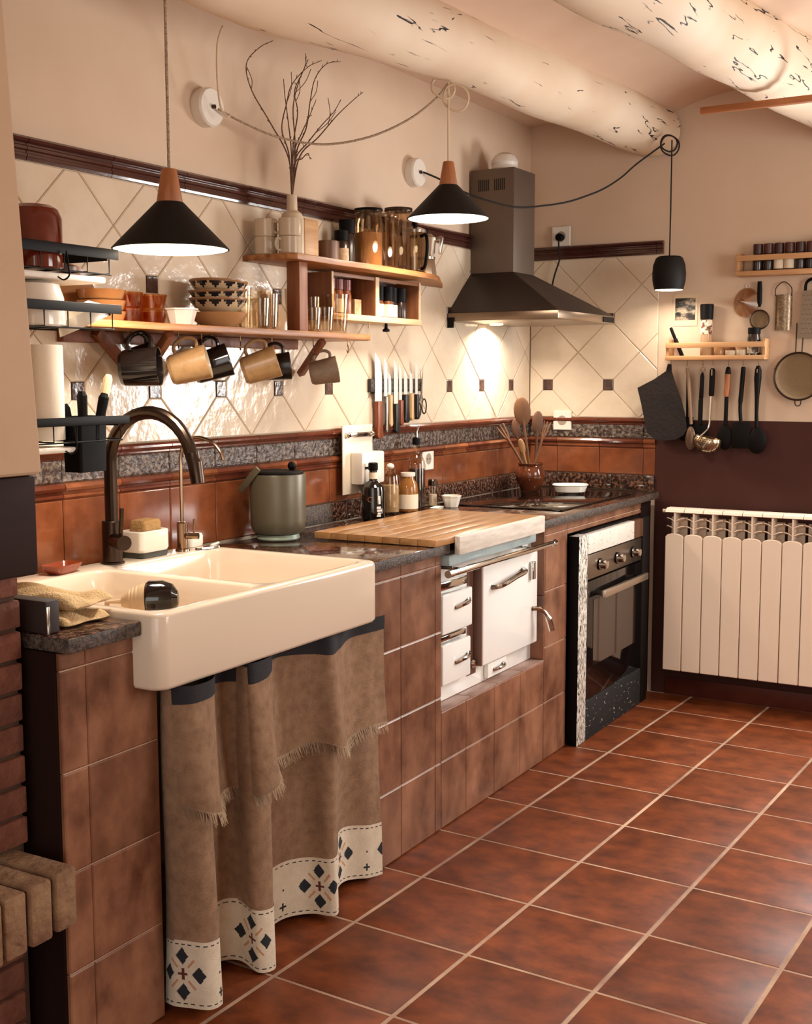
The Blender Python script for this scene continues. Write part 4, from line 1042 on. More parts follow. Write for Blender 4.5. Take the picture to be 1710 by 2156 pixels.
knife(1.590, 1.455, 1.283, 1.150, .045, 'w', 'large bread knife with reddish wooden handle at the left end of the bar', .034)
knife(1.640, 1.440, 1.300, 1.170, .022, 's', 'all steel narrow knife second from the left on the bar')
knife(1.668, 1.385, 1.305, 1.190, .020, 'p', 'pale wooden handled knife left of the big black handled one')
knife(1.712, 1.430, 1.272, 1.165, .028, 'b', 'long knife whose black handle hangs lowest on the bar', .026)
knife(1.744, 1.415, 1.285, 1.190, .020, 'w', 'slim knife with brown handle at the middle of the bar', .020)
knife(1.782, 1.395, 1.305, 1.200, .024, 'b', 'stout black handled knife right of the brown handled one', .030)
knife(1.822, 1.392, 1.308, 1.208, .022, 'p', 'pale wooden handled knife right of the middle of the bar')
knife(1.862, 1.432, 1.305, 1.210, .018, 'b', 'thin pointed knife with black handle near the right end of the bar', .019)
t = thing('scissors', 'steel scissors at the right end of the knife bar', 'scissors', (.06, 1.9, 1.21))
for s in (-1, 1):
    obj('blade', MB().prism([(1.900-s*.004-.006, 1.31), (1.900-s*.004+.006, 1.31), (1.900+s*.010, 1.405)], lambda a, z, d: (d, a, z), .0580+.001*(s+1), .0588+.001*(s+1)), steel, t)
    obj('finger_ring', MB().tube([(.0595, 1.898+s*.021+.017*math.cos(q), 1.252+s*.006+.028*math.sin(q)) for q in [2*PI*k/20 for k in range(20)]], .0028, 6, closed=True), steel_d, t)
    obj('shank', MB().tube([(.0593, 1.90-s*.004, 1.315), (.0593, 1.898+s*.010, 1.278)], .0035, 6), steel, t)

# ------------------------------------------------------------------ shelves
t = thing('lower_shelf', 'long live edge wooden shelf carrying bowls and glasses, mugs hung below', 'shelf', (XW, .62, 1.485))
P = [(XW+.0005, -.07), (.238, -.07), (.246, .10), (.238, .30), (.247, .55), (.240, .80), (.246, 1.05), (.242, 1.20), (.232, 1.262), (.20, 1.295), (.15, 1.302), (XW+.0005, 1.302)]
obj('plank', MB().prism(P, lambda a, b_, d: (a, b_, d), 1.485, 1.503), shelf_w, t, bevel=.003)
brk = wood('bracket_wood', '80492a', '683820', 'z', .5)
obj('cleat', MB().box(XW+.0005, XW+.022, .10, 1.10, 1.455, 1.4845), brk, t, bevel=.002)
def strut(p, q, w, nm='strut'):
    p, q = Vector(p), Vector(q); T = frame(p, q-p, (0, 1, 0)); L = (q-p).length
    obj(nm, MB().box(-w, w, -w*.9, w*.9, 0, L, T=T), brk, t, bevel=.002)
strut((.056, 1.118, 1.378), (.195, 1.04, 1.478), .011)
strut((.056, .400, 1.385), (.205, .330, 1.478), .012)
strut((.056, .345, 1.378), (.075, .20, 1.484), .013)
hookm = mat('brass_hook', '9a7a58', .35, .9)
HK = [(.150, .235), (.150, .425), (.150, .520), (.150, .690), (.150, .84), (.150, 1.055), (.19, 1.19), (.12, .46), (.12, .60)]
for (hx, hy) in HK:
    obj('cup_hook', MB().tube(spline([(hx, hy, 1.4848), (hx, hy, 1.470), (hx+.004, hy-.004, 1.464), (hx+.007, hy-.007, 1.452), (hx+.002, hy-.002, 1.445), (hx-.006, hy+.006, 1.449), (hx-.007, hy+.007, 1.455)], 3), .0017, 6), hookm, t)

t = thing('upper_shelf', 'shorter live edge wooden shelf carrying jars and the moka pot', 'shelf', (XW, 1.4, 1.711))
P = [(XW+.0005, .848), (.205, .848), (.226, .870), (.221, 1.10), (.228, 1.35), (.222, 1.60), (.214, 1.72), (.19, 1.80), (.14, 1.90), (.09, 2.00), (.06, 2.06), (XW+.0005, 2.10)]
obj('plank', MB().prism(P, lambda a, b_, d: (a, b_, d), 1.711, 1.730), shelf_w, t, bevel=.003)
obj('post', MB().box(.150, .197, .918, .962, 1.504, 1.7105), wood('post_wood', '7a4428', '8e5834', 'z', .5), t, bevel=.002)

# mugs hanging below the lower shelf
mugm = {'black': mat('mug_black', '171210', .10, coat=.5), 'tan': mat('mug_tan', 'b08a5e', .35, 0, 'a27c50', 60), 'dark': mat('mug_matt_black', '1e1815', .3), 'taupe': mat('mug_taupe', '8a7460', .5, 0, '7e6854', 60)}
mugin = mat('mug_inside', 'cdbfa8', .3)
def mug(c, ax, m, lab, R=.046, Hm=.106, taper=.90, hr=.028, rr=.005):
    t = thing('mug', lab, 'mug', c, 'mugs hanging under the lower shelf')
    T = frame(c, ax, (0, 0, 1)) @ Matrix.Translation((0, 0, -Hm/2))
    w_ = .0035; r0 = R*taper
    prof = [(0, .003), (r0*.72, .003), (r0*.75, 0), (r0*.85, .001), (r0*.97, .010), (R, Hm-.002), (R-.001, Hm), (R-w_, Hm-.001), (r0*.95-w_, .012), (r0*.7, .007), (0, .006)]
    bo = obj('body', MB().lathe(prof, 32, T=T, mf=lambda i, j: 1 if j >= 7 else 0), [m, mugin if 'tan' in lab or 'taupe' in lab else m], t)
    xs_ = R*.97; pts = [(xs_-.004, 0, Hm*.80), (xs_+hr*.55, 0, Hm*.82), (xs_+hr, 0, Hm*.68), (xs_+hr*1.05, 0, Hm*.50), (xs_+hr*.8, 0, Hm*.32), (xs_+hr*.3, 0, Hm*.24), (xs_-.006, 0, Hm*.26)]
    obj('handle', MB().tube([T @ p for p in spline(pts, 4)], rr, 8), m, t)
AX = (0.80, 0.55, 0.25)
mug((.178, .245, 1.392), (.80, .50, .06), mugm['black'], 'large glossy black mug hanging first from the left', .050, .100, .92, .036, .006)
mug((.095, .335, 1.413), AX, mugm['dark'], 'dark mug half hidden behind the first tan mug', .040, .09)
mug((.178, .433, 1.397), AX, mugm['tan'], 'tan stoneware mug hanging between the two glossy black ones')
mug((.150, .560, 1.402), (.76, .58, .30), mugm['black'], 'black mug hanging just right of the first tan mug')
mug((.088, .640, 1.412), AX, mugm['dark'], 'dark mug behind the second tan mug near the wall', .039, .088)
mug((.178, .745, 1.399), (.78, .56, .30), mugm['tan'], 'tan stoneware mug hanging with the plain black mug close behind its rim')
mug((.158, .842, 1.397), (.76, .6, .1), mugm['dark'], 'plain black mug peeking out right of the second tan mug', .041, .094)
mug((.172, 1.080, 1.385), (.78, .60, .18), mugm['taupe'], 'taupe mug hanging alone at the right end', .042, .088, .88, .022, .0048)

# things on the lower shelf
SZ = 1.5035
def dish_stack(x, y, prof, m, labs, nm, cat, dz, grp, n=40, tilt=None):
    for k, lab in enumerate(labs):
        T = put(x, y, SZ+k*dz) if not tilt else put(x, y, SZ+k*dz) @ Matrix.Rotation(tilt[k], 4, 'X')
        obj(nm, MB().lathe(prof, n, T=T), m, label=lab, cat=cat, group=grp, base=(x, y, SZ+k*dz))
wood_b = mat('amber_plate', 'b07848', .15, trans=.25, coat=.3)
dish_stack(.138, .155, [(0, 0), (.050, 0), (.053, .003), (.060, .022), (.061, .025), (.058, .025), (.050, .006), (0, .005)], wood_b, ['lowest of the amber dishes stacked beside the drying rack', 'middle one of the amber dishes stacked beside the drying rack', 'topmost of the amber dishes stacked beside the drying rack'], 'amber_dish', 'dish', .0265, 'amber dishes stacked on the lower shelf')
obj('amber_plate', MB().lathe([(0, 0), (.052, .001), (.070, .006), (.070, .009), (.052, .005), (0, .004)], 40, T=frame((.060, .130, SZ+.073), (1, -.1, .12), (0, 1, 0))), wood_b, label='amber glass plate leaning on the wall behind the stacked dishes', cat='plate')
ab = [(0, 0), (.030, 0), (.033, .003), (.041, .036), (.042, .040), (.039, .040), (.030, .006), (0, .005)]
for k, (px, py, pz, lab) in enumerate([(.095, .292, 0, 'lower amber glass bowl in the stack beside the amber dishes'), (.095, .292, .0415, 'upper amber glass bowl in the stack beside the amber dishes'), (.085, .395, 0, 'lower amber glass bowl in the stack behind the white ramekin'), (.085, .395, .0415, 'upper amber glass bowl in the stack behind the white ramekin')]):
    obj('amber_bowl', MB().lathe(ab, 36, T=put(px, py, SZ+pz)), amber, label=lab, cat='bowl', group='amber glass bowls on the lower shelf')
obj('white_ramekin', MB().lathe([(0, 0), (.030, 0), (.032, .003), (.042, .036), (.0455, .038), (.0455, .042), (.041, .042), (.030, .007), (0, .006)], 10, T=put(.195, .385, SZ)), white_c, label='white flared ramekin on the lower shelf in front of the amber bowls', cat='ramekin', sharp=20)
navy_g = mat('navy_glaze', '1c2026', .15, coat=.4); cream_g = mat('cream_bowl', 'd0b894', .2, coat=.3); rimb = mat('rim_brown', '9a7452', .3); tanb = mat('tan_bowl', 'b98a5c', .2, coat=.3)
def zig(i, j):
    # rows of the outer wall carry a navy and cream zigzag
    if j in (3, 4, 5, 6):
        k = i % 6; d = abs(k-3); return 1 if d > (6.5-j)*0.9 else 2
    if j in (7, 8, 9): return 3
    return 0
pb = [(0, 0), (.036, 0), (.041, .003), (.060, .012), (.066, .018), (.071, .024), (.075, .030), (.0785, .036), (.0815, .040), (.0815, .043), (.076, .043), (.056, .014), (0, .008)]
bx_, by_ = .142, .605
obj('plain_bowl', MB().lathe([(0, 0), (.042, 0), (.046, .004), (.068, .020), (.081, .038), (.083, .042), (.078, .042), (.062, .020), (0, .008)], 40, T=put(bx_, by_, SZ)), tanb, label='plain tan bowl at the bottom of the bowl stack', cat='bowl', group='bowls stacked on the lower shelf', base=(bx_, by_, SZ))
for k, (dz, tl, lab) in enumerate([(.0390, 0, 'lowest navy and cream zigzag bowl, resting on the plain tan one'), (.0630, 0.05, 'middle navy and cream zigzag bowl of the stack'), (.0860, -0.06, 'topmost navy and cream zigzag bowl, slightly tilted')]):
    T = put(bx_, by_, SZ+dz) @ Matrix.Rotation(tl, 4, 'X')
    obj('zigzag_bowl', MB().lathe(pb, 72, T=T, mf=zig), [cream_g, navy_g, cream_g, rimb], label=lab, cat='bowl', group='bowls stacked on the lower shelf', base=(bx_, by_, SZ+dz))
def tumbler(x, y, z, r, h, lab, grp, taper=.82):
    obj('drinking_glass', MB().lathe([(0, 0), (r*taper, 0), (r*taper+.001, .003), (r, h), (r-.0022, h), (r*taper-.0015, .010), (0, .009)], 24, T=put(x, y, z)), glass, label=lab, cat='glass', group=grp, base=(x, y, z))
G1 = 'drinking glasses left of the shelf post'; G2 = 'drinking glasses right of the shelf post'
tumbler(.190, .735, SZ, .028, .088, 'short glass at the front right next to the bowl stack', G1)
tumbler(.095, .770, SZ, .030, .125, 'tall glass against the wall behind the short front one', G1)
tumbler(.165, .810, SZ, .029, .105, 'glass in the middle of the group left of the post', G1)
tumbler(.105, .880, SZ, .030, .120, 'tall glass close to the left side of the post', G1)
tumbler(.110, 1.010, SZ, .029, .135, 'tall glass just right of the post', G2, .7)
tumbler(.180, 1.010, SZ, .028, .075, 'short glass at the front just right of the post', G2)
tumbler(.175, 1.085, SZ, .030, .080, 'glass standing between the two rightmost ones and the post', G2)
tumbler(.110, 1.105, SZ, .030, .115, 'tall glass at the back in the group right of the post', G2)
tumbler(.170, 1.165, SZ, .033, .060, 'lower of two stacked glasses at the right end of the shelf', G2)
tumbler(.170, 1.165, SZ+.052, .037, .072, 'upper of two stacked glasses at the right end of the shelf', G2, .86)

# pine crate with two compartments under the upper shelf
t = thing('spice_crate', 'pine crate with two compartments hung under the upper shelf', 'crate', (.10, 1.43, 1.552))
cx0, cx1 = XW+.003, .145
crate_m = wood('crate_pine', 'dcc09a', 'cdac82', 'y', .5)
obj('bottom', MB().box(cx0, cx1, 1.165, 1.735, 1.552, 1.562), crate_m, t, bevel=.001)
for y0, y1 in ((1.165, 1.174), (1.430, 1.452), (1.726, 1.735)): obj('divider', MB().box(cx0, cx1, y0, y1, 1.5622, 1.702), wood('crate_side', '8a5634', '74452a', 'z'), t, bevel=.001); obj('edge_strip', MB().box(cx1+.0002, cx1+.004, y0, y1, 1.5722, 1.702), crate_m, t)
obj('top_rail', MB().box(cx1-.012, cx1, 1.1742, 1.7258, 1.690, 1.702), wood('crate_rail', '8a5a36', '70462a', 'y'), t, bevel=.001)
obj('back', MB().box(cx0, cx0+.004, 1.1742, 1.7258, 1.5622, 1.702), dark_w, t)
obj('front_lip', MB().box(cx1+.0002, cx1+.008, 1.165, 1.735, 1.552, 1.572), crate_m, t, bevel=.001)
obj('knob', MB().lathe([(0, 1.523), (.012, 1.524), (.013, 1.531), (.006, 1.536), (.005, 1.5518), (0, 1.5518)], 16, T=put(.125, 1.535, 0)), black_m, t)
obj('screw_eye', MB().tube([(.12, 1.43, 1.5515), (.12, 1.43, 1.533)], .0022, 6), hookm, t)
def spice_jar(x, y, z, r, h, cap, body, label_m, lab, grp, ch=.28, cat='jar', nm='spice_jar'):
    t = thing(nm, lab, cat, (x, y, z), grp)
    obj('body', MB().lathe([(0, z), (r*.94, z), (r, z+.003), (r, z+h*(.86-ch)), (r*.85, z+h*(1-ch)), (0, z+h*(1-ch))], 18, T=put(x, y, 0)), body, t)
    obj('cap', MB().lathe([(0, z+h*(1-ch)+.0004), (r*.95, z+h*(1-ch)+.0004), (r*.97, z+h*.99), (r*.88, z+h), (0, z+h)], 18, T=put(x, y, 0)), cap, t)
    if label_m: obj('paper_label', MB().lathe([(r*1.012, z+h*.12), (r*1.03, z+h*.12), (r*1.03, z+h*.48), (r*1.012, z+h*.48)], 18, T=put(x, y, 0)), label_m, t)
redcap = mat('red_brown_cap', '6a2418', .3); spice1 = mat('spice_brown', '7a4424', .25, coat=.3); spice2 = mat('spice_dark', '2c1c14', .25, coat=.3); spice3 = mat('spice_tan', 'b08050', .25, coat=.3)
CZ = 1.5625
GC = 'spice jars in the pine crate'
for k, lab in enumerate(['red capped spice jar leftmost in the left compartment', 'red capped spice jar second in the left compartment', 'red capped spice jar third in the left compartment']):
    spice_jar(.112, 1.205+k*.046, CZ, .021, .122, redcap, spice1, paper if k == 1 else None, lab, GC)
obj('tea_box', MB().box(.085, .125, 1.335, 1.375, CZ, CZ+.062), mat('card_box', 'd2b088', .7, 0, '9a6a40', 14), label='small printed cardboard box in the left compartment of the crate', cat='box')
for k, lab in enumerate(['black capped spice jar leftmost in the right compartment', 'black capped spice jar second in the right compartment', 'black capped spice jar third in the right compartment', 'black capped spice jar fourth in the right compartment', 'black capped spice jar rightmost in the right compartment']):
    spice_jar(.108-.010*(k % 2), 1.480+k*.0455, CZ, .0215, .118, black_m, spice2 if k > 2 else spice1, paper if k < 4 else None, lab, GC, .42)

# things on the upper shelf
UZ = 1.7305
mugw = mat('grey_white_mug', 'c0ae96', .18, coat=.4)
def upmug(x, y, z, lab, ang, g_):
    t = thing('white_mug', lab, 'mug', (x, y, z), g_); R, Hm = .034, .052
    obj('body', MB().lathe([(0, 0), (R*.96, 0), (R, .003), (R, Hm-.001), (R-.002, Hm), (R-.004, Hm-.001), (R-.004, .005), (0, .005)], 28, T=put(x, y, z)), mugw, t)
    T = put(x, y, z, ang); obj('handle', MB().tube([T @ p for p in spline([(R-.003, 0, .042), (R+.014, 0, .043), (R+.019, 0, .027), (R+.013, 0, .012), (R-.003, 0, .011)], 4)], .004, 8), mugw, t)
GU = 'pale mugs stacked on the upper shelf'
upmug(.100, .885, UZ, 'bottom pale mug of the left stack on the upper shelf', 2.5, GU); upmug(.100, .885, UZ+.0525, 'top pale mug of the left stack on the upper shelf', 2.5, GU)
upmug(.175, .905, UZ, 'bottom pale mug of the stack beside the white bottle', -1.9, GU); upmug(.175, .905, UZ+.0525, 'top pale mug of the stack beside the white bottle', -2.6, GU)
t = thing('white_bottle', 'matt white bottle vase holding the dry branches', 'vase', (.135, .972, UZ))
obj('body', MB().lathe([(0, UZ), (.034, UZ), (.036, UZ+.003), (.036, UZ+.110), (.030, UZ+.128), (.0165, UZ+.138), (.0155, UZ+.182), (.017, UZ+.184), (.012, UZ+.184), (.012, UZ+.14), (0, UZ+.13)], 28, T=put(.135, .972, 0)), mat('matt_white', 'cdb89c', .5), t)
obj('emblem', MB().tube([(.135+.0365*math.cos(a_), .972+.0365*math.sin(a_), UZ+.075+.008*math.sin(q)) for q, a_ in [(2*PI*k/14, -.55+.2*math.cos(2*PI*k/14)) for k in range(14)]], .001, 5, closed=True), steel_d, t)
# dry branches
t = thing('dry_branches', 'bunch of bare brown branches in the white bottle', 'branches', (.135, .972, UZ+.15))
brm = mat('twig', '4a3224', .8, 0, '6a4c38', 60)
root = (.135, .972, UZ+.176)
BR = [[(.137, .955, 2.02), (.13, .875, 2.11), (.12, .80, 2.19), (.115, .785, 2.26), (.125, .835, 2.315), (.135, .888, 2.345)],
      [(.14, .975, 2.06), (.14, 1.00, 2.16), (.14, .985, 2.22), (.145, 1.02, 2.28), (.15, 1.045, 2.325)],
      [(.14, .985, 2.05), (.145, .97, 2.17), (.15, .995, 2.25), (.155, 1.02, 2.30), (.16, 1.015, 2.335)],
      [(.145, 1.00, 2.03), (.16, 1.08, 2.10), (.17, 1.17, 2.18), (.175, 1.26, 2.245), (.175, 1.315, 2.278)],
      [(.14, .99, 2.04), (.15, 1.03, 2.12), (.155, 1.045, 2.20), (.16, 1.065, 2.27), (.165, 1.12, 2.325), (.165, 1.20, 2.35)],
      [(.14, .975, 2.03), (.15, 1.005, 2.10), (.155, 1.04, 2.155), (.16, 1.07, 2.21)],
      [(.135, .96, 2.03), (.135, .925, 2.10), (.14, .945, 2.18), (.145, .965, 2.235), (.15, 1.04, 2.30), (.155, 1.11, 2.335)],
      [(.14, .985, 2.02), (.15, 1.04, 2.08), (.16, 1.10, 2.14), (.165, 1.16, 2.19), (.165, 1.20, 2.235)],
      [(.14, .965, 2.04), (.14, .95, 2.13), (.14, .935, 2.20), (.14, .93, 2.245)],
      [(.14, .985, 2.01), (.145, 1.01, 2.025), (.15, 1.035, 2.045), (.15, 1.05, 2.03)]]
rb = random.Random(8)
for pts in BR:
    s_ = spline([root]+pts, 6); n = len(s_)
    M = MB().tube(s_, [.0026-.0017*k/n for k in range(n)], 6)
    for k in range(4, n-1, 2):
        p = s_[k]; d = (s_[k+1]-s_[k]).normalized(); o_ = Vector((rb.uniform(-.6, .6), rb.uniform(-1, 1), rb.uniform(-.2, .8)))
        q = p+(d*.6+o_*.6).normalized()*rb.uniform(.006, .013); M.tube([p, q], [.0013, .0009], 5)
    if len(pts) > 4:
        p = s_[n//2]; e = p+Vector((rb.uniform(-.01, .03), rb.uniform(-.05, .08), rb.uniform(.05, .09)))
        M.tube(spline([p, p.lerp(e, .5)+Vector((0, .012, 0)), e], 4), .0012, 5)
    obj('branch', M, brm, t, sharp=80)

def gjar(x, y, r, h, lab, fill=None, fh=.6, lid=None, lidh=.018, neck=.88, nm='glass_jar', body=glass):
    t = thing(nm, lab, 'jar', (x, y, UZ), 'glass jars on the upper shelf'); T = put(x, y, UZ)
    obj('body', MB().lathe([(0, 0), (r*.95, 0), (r, .004), (r, h*.80), (r*neck, h*.88), (r*neck, h*.95), (r*neck*1.05, h*.965), (r*neck*1.05, h), (r*neck*.93, h), (r*neck*.93, h*.88), (r-.003, h*.79), (r-.003, .007), (0, .006)], 32, T=T), body, t)
    if fill: obj('contents', MB().lathe([(0, .0075), (r-.0042, .0075), (r-.0042, h*fh), (0, h*fh)], 28, T=T), fill, t)
    if lid: obj('lid', MB().lathe([(0, h+.0003), (r*neck*1.08, h+.0003), (r*neck*1.1, h+.003), (r*neck*1.08, h+lidh), (0, h+lidh)], 28, T=T), lid, t)
    return t
smoke = glassy('smoky_glass', 'ebdfcf', .03, .07, .65)
t = thing('pine_box', 'low pale pine box behind the white bottle on the upper shelf', 'box', (.085, 1.10, UZ))
obj('side', MB().box(XW+.004, .130, 1.045, 1.120, UZ, UZ+.125), pine_y, t, bevel=.002)
obj('dark_can', MB().lathe([(0, 0), (.034, 0), (.036, .003), (.036, .068), (.033, .07), (0, .07)], 24, T=put(.115, 1.195, UZ)), mat('brown_tin', '6a4a34', .35), label='short brown tin on the upper shelf beside the pine box', cat='tin')
spice_jar(.110, 1.280, UZ, .024, .112, black_m, spice2, mat('label_cream', 'cbb08c', .7, 0, '8a6a4a', 30), 'small black capped bottle with printed label left of the big jars', 'glass jars on the upper shelf', .3, 'bottle', 'syrup_bottle')
spice_jar(.090, 1.345, UZ, .028, .155, black_m, spice2, None, 'black canister just left of the large swing jar', 'glass jars on the upper shelf', .3, 'canister', 'black_canister')
gjar(.120, 1.432, .050, .190, 'large glass jar of pale flour with dark lid ring', mat('flour', 'c48a54', .7, 0, 'e0b888', 8), .62, black_m, .008, nm='storage_jar')
gjar(.120, 1.545, .047, .180, 'large smoky glass jar with glass lid beside the flour jar', mat('pasta', '8a5c38', .8, 0, '5c3a24', 40), .10, smoke, .012, nm='storage_jar', body=smoke)
t = gjar(.105, 1.655, .048, .215, 'tallest glass jar with wide dark lid behind the second lamp', mat('nuts', '6a4428', .7, 0, '3c2418', 50), .12, steel_d, .012, .95, nm='storage_jar', body=smoke)
t = thing('french_press', 'glass coffee press with black frame between the jars and the moka pot', 'coffee press', (.12, 1.745, UZ)); T = put(.120, 1.745, UZ)
obj('beaker', MB().lathe([(0, .012), (.038, .012), (.040, .016), (.040, .150), (.037, .150), (.037, .018), (0, .016)], 28, T=T), smoke, t)
obj('base', MB().lathe([(0, 0), (.043, 0), (.043, .010), (.0, .0115)], 28, T=T), black_g, t)
obj('lid', MB().lathe([(0, .1505), (.042, .1505), (.042, .160), (.02, .17), (0, .171)], 28, T=T), steel, t)
obj('plunger_knob', MB().ellipsoid((.120, 1.745, UZ+.186), (.011, .011, .014), 14), black_m, t)
obj('handle', MB().tube(spline([(.155, 1.728, UZ+.135), (.185, 1.712, UZ+.135), (.190, 1.709, UZ+.08), (.178, 1.715, UZ+.03), (.160, 1.725, UZ+.022)], 4), .006, 8), black_m, t)
t = thing('moka_pot', 'eight sided steel moka coffee pot at the right end of the upper shelf', 'moka pot', (.105, 1.855, UZ)); T = put(.105, 1.855, UZ, .3)
al = mat('aluminium', 'c4b8a8', .22, 1.0)
obj('boiler', MB().lathe([(0, 0), (.040, 0), (.040, .003), (.032, .062), (.031, .066), (0, .066)], 8, T=T), al, t, sharp=20)
obj('collar', MB().lathe([(0, .0662), (.033, .0662), (.033, .076), (0, .076)], 24, T=T), steel, t)
jg = obj('jug', MB().lathe([(0, .0762), (.030, .0762), (.037, .138), (.038, .145), (0, .145)], 8, T=T), al, t, sharp=20)
obj('lid', MB().lathe([(0, .1452), (.038, .1452), (.020, .158), (0, .160)], 8, T=T), al, t, sharp=20)
obj('lid_knob', MB().ellipsoid((.105, 1.855, UZ+.168), (.007, .007, .009), 12), black_m, t)
obj('handle', MB().prism([(0.036, .145), (.062, .152), (.070, .146), (.058, .085), (.052, .085), (.054, .135), (.036, .132)], lambda a, z, d: (.105+a*.85, 1.855+a*.35+d, UZ+z), -.006, .006), steel, t, bevel=.002)
# ------------------------------------------------------------------ end wall: racks and utensils
YF = YB+.0095     # plaster face right of the tiles
def rack(x0, x1, z0, z1, lab):
    t = thing('spice_rack', lab, 'spice rack', ((x0+x1)/2, 2.88, z0)); y0, y1 = 2.858, YF
    obj('floor_board', MB().box(x0, x1, y0, y1, z0, z0+.010), pine, t, bevel=.001)
    for x in (x0, x1-.012): obj('end_board', MB().box(x, x+.012, y0, y1, z0+.0102, z1), pine, t, bevel=.001)
    obj('front_rail', MB().box(x0+.0002, x1-.0002, y0-.009, y0-.0002, z1-.034, z1-.012), pine, t, bevel=.002)
    obj('front_lip', MB().box(x0+.0002, x1-.0002, y0-.009, y0-.0002, z0, z0+.018), pine, t, bevel=.002)
    return t
rack(0.690, 1.100, 1.436, 1.520, 'lower pine spice rack above the hanging utensils')
rack(0.975, 1.420, 1.770, 1.862, 'upper pine spice rack at the right edge filled with dark jars')
jz = 1.7805; GR = 'dark spice jars on the upper rack'
rk = [mat('jar_lid_dark', '3a1c18', .35), mat('jar_lid_red', '4c2420', .35)]
labs = ['leftmost dark jar on the upper rack', 'second dark jar on the upper rack', 'third dark jar on the upper rack, pale label', 'fourth dark jar on the upper rack, pale label', 'fifth dark jar on the upper rack', 'sixth dark jar on the upper rack', 'seventh jar on the upper rack with taller black lid', 'eighth jar on the upper rack, cut by the picture edge', 'last jar on the upper rack, beyond the picture edge']
for k, lab in enumerate(labs[:8]):
    spice_jar(1.052+k*.0415, 2.892, jz, .0200, .115 if k < 6 else .128, rk[k % 2] if k < 6 else black_m, spice2 if k < 6 else spice1, paper if k in (2, 3, 6) else None, lab, GR, .34)
z = 1.4465
t = thing('pepper_mill', 'tall clear pepper mill with black top in the lower rack', 'mill', (.850, 2.892, z)); T = put(.850, 2.892, z)
obj('body', MB().lathe([(0, 0), (.023, 0), (.024, .003), (.022, .155), (0, .155)], 24, T=T), mat('mill_glass', 'd8b48c', .08, trans=.5), t)
obj('label_band', MB().lathe([(.0228, .095), (.0238, .095), (.0232, .152), (.0222, .152)], 24, T=T), mat('mill_label', 'e0cdb0', .6, 0, '6a3a2a', 55, contrast=(.5, .56)), t)
obj('top', MB().lathe([(0, .1553), (.0255, .1553), (.0275, .205), (.0275, .215), (.025, .218), (0, .218)], 24, T=T), black_m, t)
t = thing('lighter', 'black kitchen lighter leaning in the lower rack', 'lighter', (.735, 2.892, z))
obj('body', MB().box(-.008, .008, -.006, .006, 0, .085, T=frame((.752, 2.892, z+.002), (-.40, 0, .92), (1, 0, .4))), black_m, t, bevel=.003)
obj('tube', MB().box(-.006, .006, -.005, .005, .0852, .135, T=frame((.752, 2.892, z+.002), (-.40, 0, .92), (1, 0, .4))), black_m, t, bevel=.002)
obj('strip', MB().box(-.0082, -.0078, -.003, .003, .06, .125, T=frame((.752, 2.892, z+.002), (-.40, 0, .92), (1, 0, .4))), white_p, t)
GL = 'small jars in the lower rack'
spice_jar(.905, 2.892, z, .021, .060, mat('clear_cap', 'd8c8b0', .2), spice3, None, 'short jar of orange spice beside the pepper mill', GL, .25)
spice_jar(.952, 2.892, z, .020, .058, mat('clear_cap', 'd8c8b0'), spice1, paper, 'short jar with white label in the middle of the lower rack', GL, .25)
spice_jar(.998, 2.892, z, .019, .062, white_p, spice3, paper, 'white lidded jar left of the black lidded one in the lower rack', GL, .25)
spice_jar(1.046, 2.892, z, .026, .118, black_m, spice2, mat('jar_label_pale', 'd8ccb4', .6, 0, '4a3a30', 40, contrast=(.5, .56)), 'tall jar with wide black lid at the right end of the lower rack', GL, .22)

t = thing('photo_print', 'small black and white photograph with pale border pinned to the wall', 'photograph', (.746, YF, 1.582))
obj('card', MB().box(.694, .798, YF-.0022, YF-.0003, 1.580, 1.712), mat('photo_card', 'd8bfa0', .5), t)
M = MB().box(.703, .789, YF-.0030, YF-.0023, 1.604, 1.695)
obj('image', M, mat('photo_grey', '1e1a18', .4, 0, 'c0ac94', 22, (1, 1, 2.2), (.50, .66)), t)

def hookw(x, z, t): obj('hook', MB().tube([(x, YF, z+.012), (x, YF-.010, z+.012), (x, YF-.016, z+.006), (x, YF-.012, z), (x, YF-.006, z+.004)], .0016, 6), hookm, t)
# hanging glass lid and strainers
t = thing('funnel', 'translucent plastic funnel hanging on the wall left of the small sieve', 'funnel', (1.004, YF, 1.610))
Tm = frame((1.000, YF-.003, 1.668), (-.25, -1, .05), (0, 0, 1))
obj('cone', MB().lathe([(.058, 0), (.060, .001), (.058, .006), (.012, .034), (.009, .060), (.007, .060), (.010, .034), (.056, .003)], 32, T=Tm), glassy('milky_plastic', 'e8d4bc', .25, .15, .6), t)
obj('hang_tab', MB().tube(ring((1.004, YF-.004, 1.735), .008, (0, 1, 0), 14), .0015, 6, closed=True), white_p, t)
meshm = mat('sieve_mesh', 'a08868', .6, .2, '8a7254', 400, bump=.6, bscale=600)
t = thing('small_sieve', 'small round sieve with black handle hanging by the funnel', 'sieve', (1.06, YF, 1.556))
obj('handle', MB().tube([(1.056, YF-.020, 1.750), (1.057, YF-.020, 1.72), (1.058, YF-.020, 1.665), (1.059, YF-.020, 1.648)], [.0085, .010, .0095, .004], 12), black_m, t)
obj('neck', MB().tube([(1.059, YF-.020, 1.650), (1.060, YF-.020, 1.634)], .003, 8), steel, t)
obj('rim', MB().tube(ring((1.060, YF-.022, 1.597), .0375, (0, 1, 0), 28), .0032, 8, closed=True), steel_d, t)
obj('bowl', MB().lathe([(.0365, 0), (.030, .010), (.017, .016), (0, .018)], 28, T=frame((1.060, YF-.0235, 1.597), (0, 1, 0), (0, 0, 1)) @ Matrix.Diagonal((1, 1, 1, 1))), meshm, t)
